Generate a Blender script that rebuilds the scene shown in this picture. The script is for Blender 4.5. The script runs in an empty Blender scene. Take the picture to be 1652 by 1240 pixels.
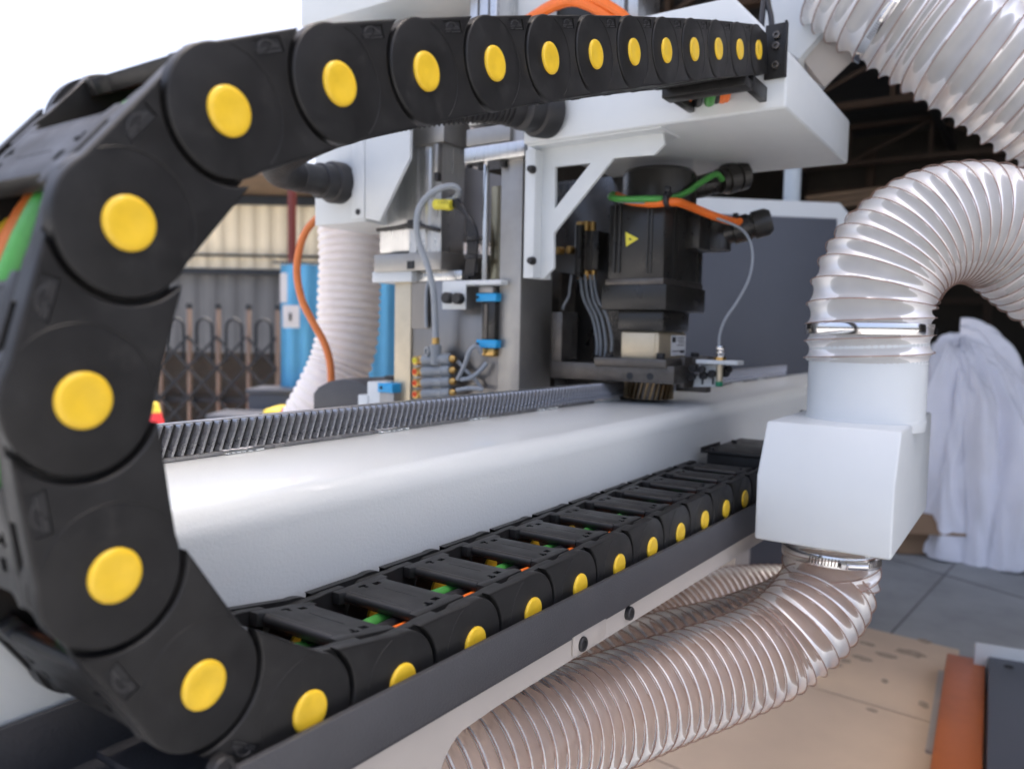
import bpy, bmesh, math, random
import numpy as np
from mathutils import Vector, Matrix, noise

random.seed(7)
scene = bpy.context.scene
COL = scene.collection
R_ = math.radians

# ------------------------------------------------------------------ camera
CAMR = np.array([[0.5588220829701659, -0.8290765285009699, 0.01870800559296057],
                 [-0.04639922124202452, -0.05378232155297724, -0.9974740969852317],
                 [0.8279885215705708, 0.5565425156955677, -0.06852325422969881]])
CAMP = np.array([-0.2073036, -0.28231377, 1.0502363])
FPX, PW, PH = 1264.63, 1652.0, 1240.0
cam_data = bpy.data.cameras.new("camera")
cam = bpy.data.objects.new("camera", cam_data)
COL.objects.link(cam)
rx, ry, rz_ = CAMR
cam.matrix_world = Matrix(((rx[0], -ry[0], -rz_[0], CAMP[0]), (rx[1], -ry[1], -rz_[1], CAMP[1]),
                           (rx[2], -ry[2], -rz_[2], CAMP[2]), (0, 0, 0, 1)))
cam_data.sensor_fit = 'HORIZONTAL'
cam_data.sensor_width = 36.0
cam_data.lens = 36.0 * FPX / PW
cam_data.clip_start = 0.02
cam_data.clip_end = 500
cam_data.dof.use_dof = True
cam_data.dof.focus_distance = 0.60
cam_data.dof.aperture_fstop = 7.0
scene.camera = cam

# ------------------------------------------------------------------ sky, sun, exposure
SUN_EL, SUN_AZ = R_(74), R_(-6)      # azimuth measured from +X towards +Y
world = bpy.data.worlds.new("World")
scene.world = world
world.use_nodes = True
wn = world.node_tree.nodes; wl = world.node_tree.links
wn.clear()
wo = wn.new('ShaderNodeOutputWorld'); wb = wn.new('ShaderNodeBackground'); ws = wn.new('ShaderNodeTexSky')
ws.sky_type = 'NISHITA'; ws.sun_disc = False
ws.sun_elevation = SUN_EL
ws.sun_rotation = R_(90) - SUN_AZ
ws.air_density = 0.65; ws.dust_density = 9.0; ws.ozone_density = 0.5
wb.inputs['Strength'].default_value = 0.15
wl.new(ws.outputs[0], wb.inputs[0]); wl.new(wb.outputs[0], wo.inputs[0])
sun_d = bpy.data.lights.new("sun", 'SUN'); sun_d.energy = 0.6; sun_d.angle = R_(28); sun_d.color = (1, .93, .84)
sun = bpy.data.objects.new("sun", sun_d); COL.objects.link(sun)
sd = Vector((math.cos(SUN_EL) * math.cos(SUN_AZ), math.cos(SUN_EL) * math.sin(SUN_AZ), math.sin(SUN_EL)))
sun.rotation_euler = sd.to_track_quat('Z', 'Y').to_euler()
sun.location = (0, 0, 6)
scene.view_settings.view_transform = 'Standard'
scene.view_settings.look = 'None'
scene.view_settings.exposure = 2.04
scene.view_settings.gamma = 1.0

# ------------------------------------------------------------------ measuring helpers
def at(px, py, ax, val):
    """point of the photograph's sight line that lies on the plane ax = val"""
    d = CAMR.T @ np.array([(px - PW / 2) / FPX, (py - PH / 2) / FPX, 1.0])
    i = 'xyz'.index(ax)
    return Vector(CAMP + d * ((val - CAMP[i]) / d[i]))
def deep(px, py, depth):
    d = CAMR.T @ np.array([(px - PW / 2) / FPX, (py - PH / 2) / FPX, 1.0])
    return Vector(CAMP + d * depth)

# ------------------------------------------------------------------ materials
def lin(r, g, b):
    f = lambda c: (c / 255 / 12.92) if c / 255 <= .04045 else ((c / 255 + .055) / 1.055) ** 2.4
    return (f(r), f(g), f(b), 1)
def mat(name, col, rough=.5, metal=0.0, bump=None, var=None, rvar=0.0, coat=0.0, stretch=None, spec=.5,
        stain=None, alpha=1.0, trans=0.0, rnd=False):
    m = bpy.data.materials.new(name); m.use_nodes = True
    nt = m.node_tree; N = nt.nodes; L = nt.links
    p = N['Principled BSDF']
    c4 = tuple(col) if len(col) == 4 else tuple(col) + (1,)
    p.inputs['Base Color'].default_value = c4
    p.inputs['Roughness'].default_value = rough
    p.inputs['Metallic'].default_value = metal
    p.inputs['Coat Weight'].default_value = coat
    p.inputs['Specular IOR Level'].default_value = spec
    p.inputs['Alpha'].default_value = alpha
    p.inputs['Transmission Weight'].default_value = trans
    tc = N.new('ShaderNodeTexCoord'); mp = N.new('ShaderNodeMapping')
    L.new(tc.outputs['Object'], mp.inputs[0])
    if stretch: mp.inputs['Scale'].default_value = stretch
    if rnd:                                     # every copy gets its own patch of wear
        oi = N.new('ShaderNodeObjectInfo'); vm = N.new('ShaderNodeVectorMath'); vm.operation = 'ADD'
        sc_ = N.new('ShaderNodeMath'); sc_.operation = 'MULTIPLY'; sc_.inputs[1].default_value = 7.0
        L.new(oi.outputs['Random'], sc_.inputs[0]); L.new(tc.outputs['Object'], vm.inputs[0]); L.new(sc_.outputs[0], vm.inputs[1])
        L.new(vm.outputs[0], mp.inputs[0])
    def noise_n(scale, detail=4, rough_=.6):
        n = N.new('ShaderNodeTexNoise'); n.inputs['Scale'].default_value = scale
        n.inputs['Detail'].default_value = detail; n.inputs['Roughness'].default_value = rough_
        L.new(mp.outputs[0], n.inputs['Vector']); return n
    csock = None
    if var:
        sc, amt = var[0], var[1]
        n = noise_n(sc)
        r = N.new('ShaderNodeMapRange'); r.inputs[1].default_value = .3; r.inputs[2].default_value = .7
        r.inputs[3].default_value = 1 - amt; r.inputs[4].default_value = 1 + amt
        L.new(n.outputs[0], r.inputs[0])
        mx = N.new('ShaderNodeMix'); mx.data_type = 'RGBA'; mx.blend_type = 'MULTIPLY'; mx.inputs[0].default_value = 1
        mx.inputs[6].default_value = c4
        L.new(r.outputs[0], mx.inputs[7]); csock = mx.outputs[2]
    if stain:
        sc, lo, hi, scol, mixv = stain
        n = noise_n(sc, 6, .65)
        r = N.new('ShaderNodeMapRange'); r.inputs[1].default_value = lo; r.inputs[2].default_value = hi
        r.inputs[3].default_value = 0; r.inputs[4].default_value = mixv
        L.new(n.outputs[0], r.inputs[0])
        mx = N.new('ShaderNodeMix'); mx.data_type = 'RGBA'
        L.new(r.outputs[0], mx.inputs[0])
        if csock: L.new(csock, mx.inputs[6])
        else: mx.inputs[6].default_value = c4
        mx.inputs[7].default_value = tuple(scol) if len(scol) == 4 else tuple(scol) + (1,)
        csock = mx.outputs[2]
    if csock: L.new(csock, p.inputs['Base Color'])
    if rvar:
        n = noise_n(35, 5)
        r = N.new('ShaderNodeMapRange'); r.inputs[1].default_value = .3; r.inputs[2].default_value = .7
        r.inputs[3].default_value = max(0, rough - rvar); r.inputs[4].default_value = min(1, rough + rvar)
        L.new(n.outputs[0], r.inputs[0]); L.new(r.outputs[0], p.inputs['Roughness'])
    if bump:
        n = noise_n(bump[0], 3)
        b = N.new('ShaderNodeBump'); b.inputs['Strength'].default_value = bump[1]
        b.inputs['Distance'].default_value = bump[2] if len(bump) > 2 else .001
        L.new(n.outputs[0], b.inputs['Height']); L.new(b.outputs[0], p.inputs['Normal'])
    return m

M = {}
M['plastic'] = mat('black_plastic', (.0160, .0160, .0162), .42, bump=(900, .25, .0002), var=(60, .25), rvar=.10, spec=.30, rnd=True,
                   stain=(70, .58, .78, (.045, .044, .042), .45))
M['plastic_in'] = mat('black_plastic_dull', (.010, .010, .011), .6)
M['emblem'] = mat('relief_highlight_grey', (.045, .045, .046), .4)  # lighter grey stands in for the lit edges of the emblem relief
M['yellow'] = mat('yellow_plastic', (.76, .50, .030), .36, var=(70, .10), bump=(300, .08, .0003), rnd=True, stain=(160, .66, .74, (.30, .17, .03), .5))
M['rubber'] = mat('black_rubber', (.016, .016, .017), .5, rvar=.1)
M['white'] = mat('white_powder_coat', (.60, .635, .645), .38, bump=(700, .10, .0003), var=(8, .025), rvar=.05,
                 stain=(30, .70, .80, (.42, .40, .37), .25))
M['beam'] = mat('pale_grey_paint', (.70, .73, .72), .30, bump=(380, .55, .0005), var=(5, .02), coat=.35)
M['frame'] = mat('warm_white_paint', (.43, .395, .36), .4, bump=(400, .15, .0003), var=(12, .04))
M['dkgrey'] = mat('textured_grey_paint', (.050, .051, .057), .5, bump=(650, .9, .0005), var=(30, .08))
M['dkgrey2'] = mat('smooth_grey_paint', (.060, .067, .085), .4, var=(4, .08))
M['steel'] = mat('rack_steel', (.32, .32, .33), .34, 1.0, var=(90, .25), rvar=.14, bump=(500, .12, .0003),
                 stain=(60, .6, .75, (.06, .045, .035), .7))
M['tooth'] = mat('ground_tooth_steel', (.40, .40, .41), .30, 1.0, var=(300, .2), rvar=.14,
                 stain=(150, .55, .75, (.10, .085, .07), .7))
M['alu'] = mat('aluminium', (.60, .60, .59), .32, 1.0, var=(25, .07), rvar=.08, stretch=(6, 6, .6))
M['alu_matt'] = mat('matt_aluminium', (.36, .35, .33), .45, .85, var=(30, .08), bump=(900, .1, .0002))
M['plate'] = mat('milled_plate', (.26, .25, .24), .34, 1.0, var=(9, .12), rvar=.06, stretch=(3, 3, .3))
M['gunmetal'] = mat('blackened_steel', (.12, .11, .10), .42, .8, var=(60, .2), rvar=.1)
M['rootdark'] = mat('dark_root_steel', (.035, .033, .032), .4, .6)
M['bronze'] = mat('bronze_gear', (.26, .19, .11), .32, 1.0, var=(200, .2))
M['darksteel'] = mat('dark_polished_steel', (.13, .13, .13), .3, 1.0, var=(14, .15), rvar=.08, stretch=(1, 1, .4))
M['chrome'] = mat('chrome', (.75, .75, .76), .12, 1.0)
M['brass'] = mat('brass', (.50, .33, .12), .3, 1.0, var=(200, .15))
M['brassrail'] = mat('dull_brass_rail', (.36, .31, .20), .3, 1.0, var=(10, .3), stretch=(1, 1, .6))
M['copper'] = mat('copper_wire', (.34, .22, .175), .45, .3)
M['champagne'] = mat('champagne_metal', (.60, .52, .38), .42, .7, var=(40, .06))
M['motor'] = mat('motor_black', (.018, .017, .015), .33, bump=(300, .1, .0003), rvar=.1)
M['blue'] = mat('blue_plastic', (.02, .33, .66), .4)
M['orange'] = mat('orange_cable', (.80, .16, .015), .42, var=(200, .06))
M['orange_d'] = mat('orange_cable_dull', (.70, .20, .05), .5)
M['green'] = mat('green_cable', (.06, .27, .05), .4, var=(200, .06))
M['blackcable'] = mat('black_cable', (.014, .014, .016), .38)
M['greytube'] = mat('grey_tube', (.27, .30, .33), .35)
M['manifold'] = mat('grey_manifold', (.20, .225, .245), .32, var=(80, .08))
M['red'] = mat('orange_red_ring', (.75, .10, .02), .4)
M['tag'] = mat('yellow_sleeve', (.74, .66, .06), .5)
M['sticker'] = mat('label_paper', (.62, .64, .66), .5)
M['ink'] = mat('print_ink', (.02, .022, .025), .7)
M['inkwhite'] = mat('white_print', (.6, .6, .6), .6)
M['concrete'] = mat('concrete', (.345, .355, .35), .72, var=(3, .16), bump=(60, .3, .002),
                    stain=(5, .52, .72, (.25, .255, .26), .6))
M['cardboard'] = mat('cardboard', (.66, .51, .37), .75, var=(2.2, .09), bump=(120, .2, .001),
                     stain=(9, .70, .78, (.24, .17, .11), .55))
M['scuff'] = mat('scuffed_cardboard', (.40, .31, .23), .8, var=(60, .25))
M['cardbox'] = mat('brown_carton', (.30, .19, .11), .8, var=(5, .1))
M['orangebeam'] = mat('orange_painted_steel', (.42, .115, .03), .42, var=(10, .12), bump=(60, .1, .001),
                      stain=(35, .66, .75, (.55, .42, .3), .4))
M['cloth'] = mat('white_foam_sheet', (.90, .90, .95), .5, var=(6, .03), bump=(40, .15, .003))
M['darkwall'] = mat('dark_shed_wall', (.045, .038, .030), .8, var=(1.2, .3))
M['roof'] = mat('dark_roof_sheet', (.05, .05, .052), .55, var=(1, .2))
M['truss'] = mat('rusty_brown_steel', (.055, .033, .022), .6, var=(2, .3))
M['sheet'] = mat('cream_sheet_metal', (.92, .80, .58), .55, var=(2, .06))
M['greysheet'] = mat('grey_sheet_metal', (.15, .15, .15), .6, var=(2, .1))
M['redpost'] = mat('dark_red_post', (.14, .025, .02), .5)
M['eave'] = mat('brown_eave', (.20, .135, .085), .6, var=(3, .2))
M['gatepost'] = mat('brown_gate_post', (.20, .145, .115), .5, .3)
M['gatebar'] = mat('blue_black_gate_bar', (.012, .016, .022), .6)
M['curtain'] = mat('blue_curtain', (.12, .38, .62), .85, var=(8, .06), spec=.2)
M['pinkpaper'] = mat('paper_sheet', (.62, .62, .64), .7)
M['conered'] = mat('red_cone_plastic', (.65, .04, .05), .45)
M['coneyel'] = mat('yellow_tape', (.75, .6, .08), .5)
M['whitehose'] = mat('white_hose', (.84, .79, .75), .5, var=(40, .04))
M['paleblue'] = mat('pale_cylinder', (.5, .56, .6), .4)

def hose_mat(name, col, alpha, rough=.22):
    m = bpy.data.materials.new(name); m.use_nodes = True
    nt = m.node_tree; N = nt.nodes; L = nt.links
    out = N['Material Output']; N.remove(N['Principled BSDF'])
    d = N.new('ShaderNodeBsdfDiffuse'); d.inputs[0].default_value = col + (1,)
    tl = N.new('ShaderNodeBsdfTranslucent'); tl.inputs[0].default_value = col + (1,)
    a = N.new('ShaderNodeMixShader'); a.inputs[0].default_value = .4
    L.new(d.outputs[0], a.inputs[1]); L.new(tl.outputs[0], a.inputs[2])
    tr = N.new('ShaderNodeBsdfTransparent'); tr.inputs[0].default_value = (.97, .96, .95, 1)
    b = N.new('ShaderNodeMixShader')
    tc = N.new('ShaderNodeTexCoord'); nz = N.new('ShaderNodeTexNoise'); nz.inputs['Scale'].default_value = 25
    L.new(tc.outputs['Object'], nz.inputs['Vector'])
    mr = N.new('ShaderNodeMapRange'); mr.inputs[1].default_value = .3; mr.inputs[2].default_value = .7
    mr.inputs[3].default_value = alpha - .07; mr.inputs[4].default_value = alpha + .07
    L.new(nz.outputs[0], mr.inputs[0]); L.new(mr.outputs[0], b.inputs[0])
    L.new(tr.outputs[0], b.inputs[1]); L.new(a.outputs[0], b.inputs[2])
    g = N.new('ShaderNodeBsdfGlossy'); g.inputs['Roughness'].default_value = rough; g.inputs[0].default_value = (1, 1, 1, 1)
    fr = N.new('ShaderNodeFresnel'); fr.inputs[0].default_value = 1.38
    bp = N.new('ShaderNodeBump'); bp.inputs['Strength'].default_value = .15; bp.inputs['Distance'].default_value = .001
    n2 = N.new('ShaderNodeTexNoise'); n2.inputs['Scale'].default_value = 160
    L.new(tc.outputs['Object'], n2.inputs['Vector']); L.new(n2.outputs[0], bp.inputs['Height'])
    L.new(bp.outputs[0], g.inputs['Normal'])
    c = N.new('ShaderNodeMixShader')
    L.new(fr.outputs[0], c.inputs[0]); L.new(b.outputs[0], c.inputs[1]); L.new(g.outputs[0], c.inputs[2])
    L.new(c.outputs[0], out.inputs[0])
    return m
M['pvc'] = hose_mat('clear_pvc_hose', (.66, .66, .65), .84, .52)
M['pvc_low'] = hose_mat('clear_pvc_hose_tinted', (.54, .41, .335), .56, .52)  # brown of the cardboard showing through clear hose, put into its colour

# ------------------------------------------------------------------ object helpers
def wloc(o):
    v = Vector((0, 0, 0))
    while o is not None:
        v += o.location; o = o.parent
    return v
def thing(name, label, cat, loc=(0, 0, 0), group=None, rz=0):
    o = bpy.data.objects.new(name, None); COL.objects.link(o)
    o.location = loc; o.rotation_euler = (0, 0, rz); o.empty_display_size = .05
    o['label'] = label; o['category'] = cat
    if group: o['group'] = group
    return o
class MB:
    def __init__(s): s.bm = bmesh.new()
    def _merge(s, tmp):
        me = bpy.data.meshes.new('t'); tmp.to_mesh(me); tmp.free(); s.bm.from_mesh(me); bpy.data.meshes.remove(me)
    def box(s, x0, x1, y0, y1, z0, z1, bev=0.0, seg=2, rot=None):
        t = bmesh.new(); bmesh.ops.create_cube(t, size=1)
        c = Vector(((x0 + x1) / 2, (y0 + y1) / 2, (z0 + z1) / 2))
        for v in t.verts: v.co = Vector((v.co.x * (x1 - x0), v.co.y * (y1 - y0), v.co.z * (z1 - z0)))
        if bev: bmesh.ops.bevel(t, geom=list(t.edges), offset=bev, segments=seg, affect='EDGES', profile=.5)
        for v in t.verts:
            if rot: v.co = rot @ v.co
            v.co += c
        s._merge(t); return s
    def prism(s, pts, ax, d0, d1, bev=0.0, seg=2):
        """polygon of 2-D points swept along axis ax: x:(y,z) y:(x,z) z:(x,y)"""
        t = bmesh.new()
        mk = {'x': lambda p, d: (d, p[0], p[1]), 'y': lambda p, d: (p[0], d, p[1]), 'z': lambda p, d: (p[0], p[1], d)}[ax]
        f = t.faces.new([t.verts.new(mk(p, d0)) for p in pts])
        r = bmesh.ops.extrude_face_region(t, geom=[f])
        dv = Vector(mk((0, 0), d1 - d0))
        for v in r['geom']:
            if isinstance(v, bmesh.types.BMVert): v.co += dv
        bmesh.ops.recalc_face_normals(t, faces=list(t.faces))
        if bev:
            es = [e for e in t.edges if len(e.link_faces) == 2 and e.calc_face_angle(0) > .6]
            bmesh.ops.bevel(t, geom=es, offset=bev, segments=seg, affect='EDGES', profile=.5)
        s._merge(t); return s
    def hull8(s, a, b, bev=0.0):
        """two quads (4 points each) joined to a closed box"""
        t = bmesh.new()
        va = [t.verts.new(p) for p in a]; vb = [t.verts.new(p) for p in b]
        t.faces.new(va); t.faces.new(vb[::-1])
        for i in range(4): t.faces.new((va[i], vb[i], vb[(i + 1) % 4], va[(i + 1) % 4]))
        bmesh.ops.recalc_face_normals(t, faces=list(t.faces))
        if bev: bmesh.ops.bevel(t, geom=list(t.edges), offset=bev, segments=2, affect='EDGES', profile=.5)
        s._merge(t); return s
    def lathe(s, p, d, prof, n=32):
        """profile [(t, r)] revolved round the axis p + t d"""
        p = Vector(p); d = Vector(d).normalized()
        u = d.orthogonal().normalized(); w = d.cross(u)
        t = bmesh.new(); rings = []
        for tt, r in prof:
            if r < 1e-7: rings.append([t.verts.new(p + d * tt)])
            else: rings.append([t.verts.new(p + d * tt + (u * math.cos(2 * math.pi * k / n) + w * math.sin(2 * math.pi * k / n)) * r) for k in range(n)])
        for a, b in zip(rings, rings[1:]):
            for k in range(n):
                k2 = (k + 1) % n
                if len(a) == 1 and len(b) == 1: continue
                if len(a) == 1: t.faces.new((a[0], b[k], b[k2]))
                elif len(b) == 1: t.faces.new((a[k], b[0], a[k2]))
                else: t.faces.new((a[k], b[k], b[k2], a[k2]))
        for e in (rings[0], rings[-1]):
            if len(e) > 1: t.faces.new(e)
        bmesh.ops.recalc_face_normals(t, faces=list(t.faces))
        s._merge(t); return s
    def cyl(s, p0, p1, r, n=20, bev=0.0):
        p0 = Vector(p0); p1 = Vector(p1); L = (p1 - p0).length
        b = bev
        prof = [(0, r), (L, r)] if not b else [(0, r - b), (b, r), (L - b, r), (L, r - b)]
        return s.lathe(p0, p1 - p0, [(0, 0)] + prof + [(L, 0)], n)
    def tube(s, pts, r, n=10, step=None, closed_ends=True):
        P = spline(pts, step) if step else [Vector(p) for p in pts]
        fr = frames(P)
        t = bmesh.new(); rings = []
        for c, (u, w) in zip(P, fr):
            rings.append([t.verts.new(c + (u * math.cos(2 * math.pi * k / n) + w * math.sin(2 * math.pi * k / n)) * r) for k in range(n)])
        for a, b in zip(rings, rings[1:]):
            for k in range(n): t.faces.new((a[k], b[k], b[(k + 1) % n], a[(k + 1) % n]))
        if closed_ends: t.faces.new(rings[0]); t.faces.new(rings[-1])
        bmesh.ops.recalc_face_normals(t, faces=list(t.faces))
        s._merge(t); return s
    def build(s, name, m, parent=None, label=None, cat=None, group=None, kind=None, sharp=35, smooth=True, local=False, origin=None):
        me = bpy.data.meshes.new(name)
        off = Vector((0, 0, 0))
        if not local:
            if parent is not None: off = wloc(parent)
            elif origin is not None: off = Vector(origin)
            if off.length: bmesh.ops.translate(s.bm, verts=s.bm.verts, vec=-off)
        s.bm.to_mesh(me); s.bm.free()
        me.materials.append(M[m] if isinstance(m, str) else m)
        if smooth:
            for p in me.polygons: p.use_smooth = True
            me.set_sharp_from_angle(angle=R_(sharp))
        o = bpy.data.objects.new(name, me); COL.objects.link(o)
        if parent is not None: o.parent = parent
        elif origin is not None: o.location = origin
        if label: o['label'] = label
        if cat: o['category'] = cat
        if group: o['group'] = group
        if kind: o['kind'] = kind
        return o
def spline(pts, step):
    P = [Vector(p) for p in pts]
    P = [P[0] * 2 - P[1]] + P + [P[-1] * 2 - P[-2]]
    dense = []
    for i in range(1, len(P) - 2):
        a, b, c, d = P[i - 1], P[i], P[i + 1], P[i + 2]
        for k in range(24):
            t = k / 24
            dense.append(.5 * ((2 * b) + (c - a) * t + (2 * a - 5 * b + 4 * c - d) * t * t + (3 * b - a - 3 * c + d) * t ** 3))
    dense.append(P[-2])
    out = [dense[0]]; acc = 0; nxt = step
    for a, b in zip(dense, dense[1:]):
        L = (b - a).length
        while acc + L >= nxt and L > 0:
            out.append(a.lerp(b, (nxt - acc) / L)); nxt += step
        acc += L
    return out
def frames(P):
    fr = []; u = None
    for i in range(len(P)):
        t = (P[min(i + 1, len(P) - 1)] - P[max(i - 1, 0)]).normalized()
        if u is None: u = t.orthogonal().normalized()
        u = (u - t * u.dot(t)).normalized()
        fr.append((u, t.cross(u)))
    return fr
def copy_of(src, name, parent, loc=None, rot=None):
    c = src.copy(); COL.objects.link(c); c.name = name; c.parent = parent
    if loc is not None: c.location = loc
    if rot is not None: c.rotation_euler = rot
    return c
def boolean(o, cutter, op='DIFFERENCE', local=True):
    if local:
        cutter.parent = o
    md = o.modifiers.new('b', 'BOOLEAN'); md.object = cutter; md.operation = op; md.solver = 'EXACT'
    dg = bpy.context.evaluated_depsgraph_get(); dg.update()
    me = bpy.data.meshes.new_from_object(o.evaluated_get(dg))
    o.modifiers.clear(); old = o.data; o.data = me
    for p in me.polygons: p.use_smooth = True
    me.set_sharp_from_angle(angle=R_(30))
    cm = cutter.data; bpy.data.objects.remove(cutter); bpy.data.meshes.remove(cm)
    bpy.data.meshes.remove(old)
def arc(cx, cy, r, a0, a1, n):
    return [(cx + r * math.cos(a0 + (a1 - a0) * k / n), cy + r * math.sin(a0 + (a1 - a0) * k / n)) for k in range(n + 1)]
def fbox(px0, py0, px1, py1, X, depth):
    """box extents whose face on the plane x = X spans this part of the view"""
    pxm, pym = (px0 + px1) / 2, (py0 + py1) / 2
    ya = at(px0, pym, 'x', X).y; yb = at(px1, pym, 'x', X).y
    za = at(pxm, py0, 'x', X).z; zb = at(pxm, py1, 'x', X).z
    return X, X + depth, yb, ya, zb, za

# ================================================================== SETTING
MB().box(-60, 80, -60, 80, -.3, 0).build('concrete_floor', 'concrete', kind='structure', smooth=False)
mj = MB()
jw = .004
for (a, b) in ((at(1640, 800, 'z', 0), at(1448, 1010, 'z', 0)), (at(1450, 905, 'z', 0), at(1652, 965, 'z', 0))):
    a = Vector(a); b = Vector(b); d = (b - a).normalized(); nrm = Vector((-d.y, d.x, 0)) * jw
    a -= d * .4; b += d * .4
    mj.hull8([a - nrm + Vector((0, 0, .0005)), a + nrm + Vector((0, 0, .0005)), b + nrm + Vector((0, 0, .0005)), b - nrm + Vector((0, 0, .0005))],
             [a - nrm + Vector((0, 0, .002)), a + nrm + Vector((0, 0, .002)), b + nrm + Vector((0, 0, .002)), b - nrm + Vector((0, 0, .002))])
mj.build('floor_joint', mat('joint_filler', (.20, .20, .20), .9), bpy.data.objects['concrete_floor'], smooth=False)

# view-aligned yard axes: x to the right, y away
HEAD = math.atan2(CAMR[2][1], CAMR[2][0])
YARD = Matrix.Rotation(HEAD - math.pi / 2, 4, 'Z')
def yl(px, py, D):
    """local yard coordinates (x, z) of a pixel at distance D"""
    d = CAMR.T @ np.array([(px - PW / 2) / FPX, (py - PH / 2) / FPX, 1.0])
    h = np.array([math.cos(HEAD), math.sin(HEAD), 0])
    p = CAMP + d * (D / (d @ h))
    r = np.array([math.sin(HEAD), -math.cos(HEAD), 0])
    return float((p - CAMP) @ r), float(p[2])
def yard_thing(name, label, cat, D, x=0, group=None):
    p = Vector((CAMP[0], CAMP[1], 0)) + YARD.to_3x3() @ Vector((x, D, 0))
    return thing(name, label, cat, p, group, HEAD - math.pi / 2)
def ybox(mb, x0, x1, z0, z1, y0=0, y1=.1, **k): return mb.box(x0, x1, y0, y1, z0, z1, **k)

# ---- left: yard wall with cream sheeting above grey sheeting
D = 8.0
w = yard_thing('shed_wall', 'long low wall of cream corrugated sheeting over dark grey sheeting across the yard', 'wall', D)
def corrugated(mb, x0, x1, z0, z1, pitch, dep, y=0):
    n = int((x1 - x0) / pitch * 4)
    t = bmesh.new(); vs = []
    for i in range(n + 1):
        x = x0 + (x1 - x0) * i / n
        yy = y + (dep if (i % 4) in (1, 2) else 0)
        vs.append((t.verts.new((x, yy, z0)), t.verts.new((x, yy, z1)), t.verts.new((x, yy + .03, z1)), t.verts.new((x, yy + .03, z0))))
    for a, b in zip(vs, vs[1:]):
        for k in range(4): t.faces.new((a[k], a[(k + 1) % 4], b[(k + 1) % 4], b[k]))
    mb._merge(t)
xl, ztop = yl(150, 322, D); xr, _ = yl(960, 322, D); _, zmid = yl(400, 437, D); _, zrail = yl(400, 413, D)
m1 = MB(); corrugated(m1, xl, xr, zmid, ztop, .16, .022); m1.build('upper_sheet', 'sheet', w, local=True, smooth=False)
m1 = MB(); corrugated(m1, xl, xr, 0, zmid - .03, .2, .02, .02); m1.build('lower_sheet', 'greysheet', w, local=True, smooth=False)
ybox(MB(), xl, xr, zmid - .045, zmid + .015, -.07, .0, bev=.005).build('ledge', 'gatebar', w, local=True)
ybox(MB(), xl, xr, zrail - .012, zrail + .012, -.05, -.02).build('rail', 'gatebar', w, local=True)
e0, e1 = ztop, yl(430, 272, D - .6)[1]
MB().hull8([(xl, -.6, e1 - .06), (xr, -.6, e1 - .06), (xr, -.6, e1), (xl, -.6, e1)],
           [(xl, .3, e0 - .02), (xr, .3, e0 - .02), (xr, .3, e0 + .06), (xl, .3, e0 + .06)]).build('eave', 'eave', w, local=True, smooth=False)
ybox(MB(), xl, xr, ztop - .03, ztop + .05, -.12, -.03).build('eave_beam', 'gatebar', w, local=True)
# red post
D = 7.2
pxx, _ = yl(471, 400, D)
t = yard_thing('red_post', 'thin dark red steel post standing before the cream sheeting', 'post', D, pxx)
MB().cyl((0, 0, 0), (0, 0, yl(471, 300, D)[1]), .038, 16).build('shaft', 'redpost', t, local=True)
MB().box(-.08, .08, -.08, .08, 0, .012).build('base_plate', 'redpost', t, local=True)
# folding gate
D = 6.0
g = yard_thing('folding_gate', 'dark folding accordion gate with brown posts and crossed bars', 'gate', D)
gz = yl(350, 497, D)[1]
posts = [yl(px, 500, D)[0] for px in (166, 212, 259, 305, 352, 401, 448)]
pw = .013
pm = MB().box(-pw, pw, -.02, .02, .02, gz, bev=.004).build('post', 'gatepost', g, local=True); pm.location.x = posts[0]
pt = MB().box(-.016, .016, -.024, .024, gz - .005, gz + .035, bev=.004).build('post_cap', 'gatebar', pm, local=True)
for x in posts[1:]:
    c = copy_of(pm, 'post', g, (x, 0, 0)); copy_of(pt, 'post_cap', c)
sp = posts[3] - posts[2]
lo = MB(); hw = sp * .27
lo.tube([(-hw, 0, gz - .40), (-hw, 0, gz - .15), (-hw * .6, 0, gz - .095), (0, 0, gz - .08), (hw * .6, 0, gz - .095), (hw, 0, gz - .15), (hw, 0, gz - .40)], .012, 8, .02)
lo = lo.build('arch_bar', 'gatebar', g, local=True); lo.location = ((posts[0] + posts[1]) / 2, .01, 0)
for a, b in list(zip(posts, posts[1:]))[1:]: copy_of(lo, 'arch_bar', g, ((a + b) / 2, .01, 0))
rise = .235; zz0 = gz - .22
bars = {}
for sgn in (1, -1):
    mb = MB(); mb.hull8([(0, -.006, -.013), (0, .006, -.013), (0, .006, .013), (0, -.006, .013)],
                        [(sp, -.006, sgn * rise - .013), (sp, .006, sgn * rise - .013), (sp, .006, sgn * rise + .013), (sp, -.006, sgn * rise + .013)])
    first = True
    for x in posts[:-1]:
        for q in range(4):
            zc = zz0 - q * rise - (rise if sgn > 0 else 0)
            if first: ob = mb.build('cross_bar', 'gatebar', g, local=True); first = False
            else: ob = copy_of(src, 'cross_bar', g)
            src = ob; ob.location = (x, -.004 * sgn - .03, zc)
for q in range(2):
    ybox(MB(), posts[0], posts[-1], .1 + q * .35, .14 + q * .35, .03, .05).build('bottom_rail', 'gatebar', g, local=True)
m1 = MB(); ybox(m1, posts[0] - .1, posts[-1] + .05, .02, gz - .34, .09, .12); m1.build('back_panel', 'darkwall', g, local=True, smooth=False)
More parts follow.
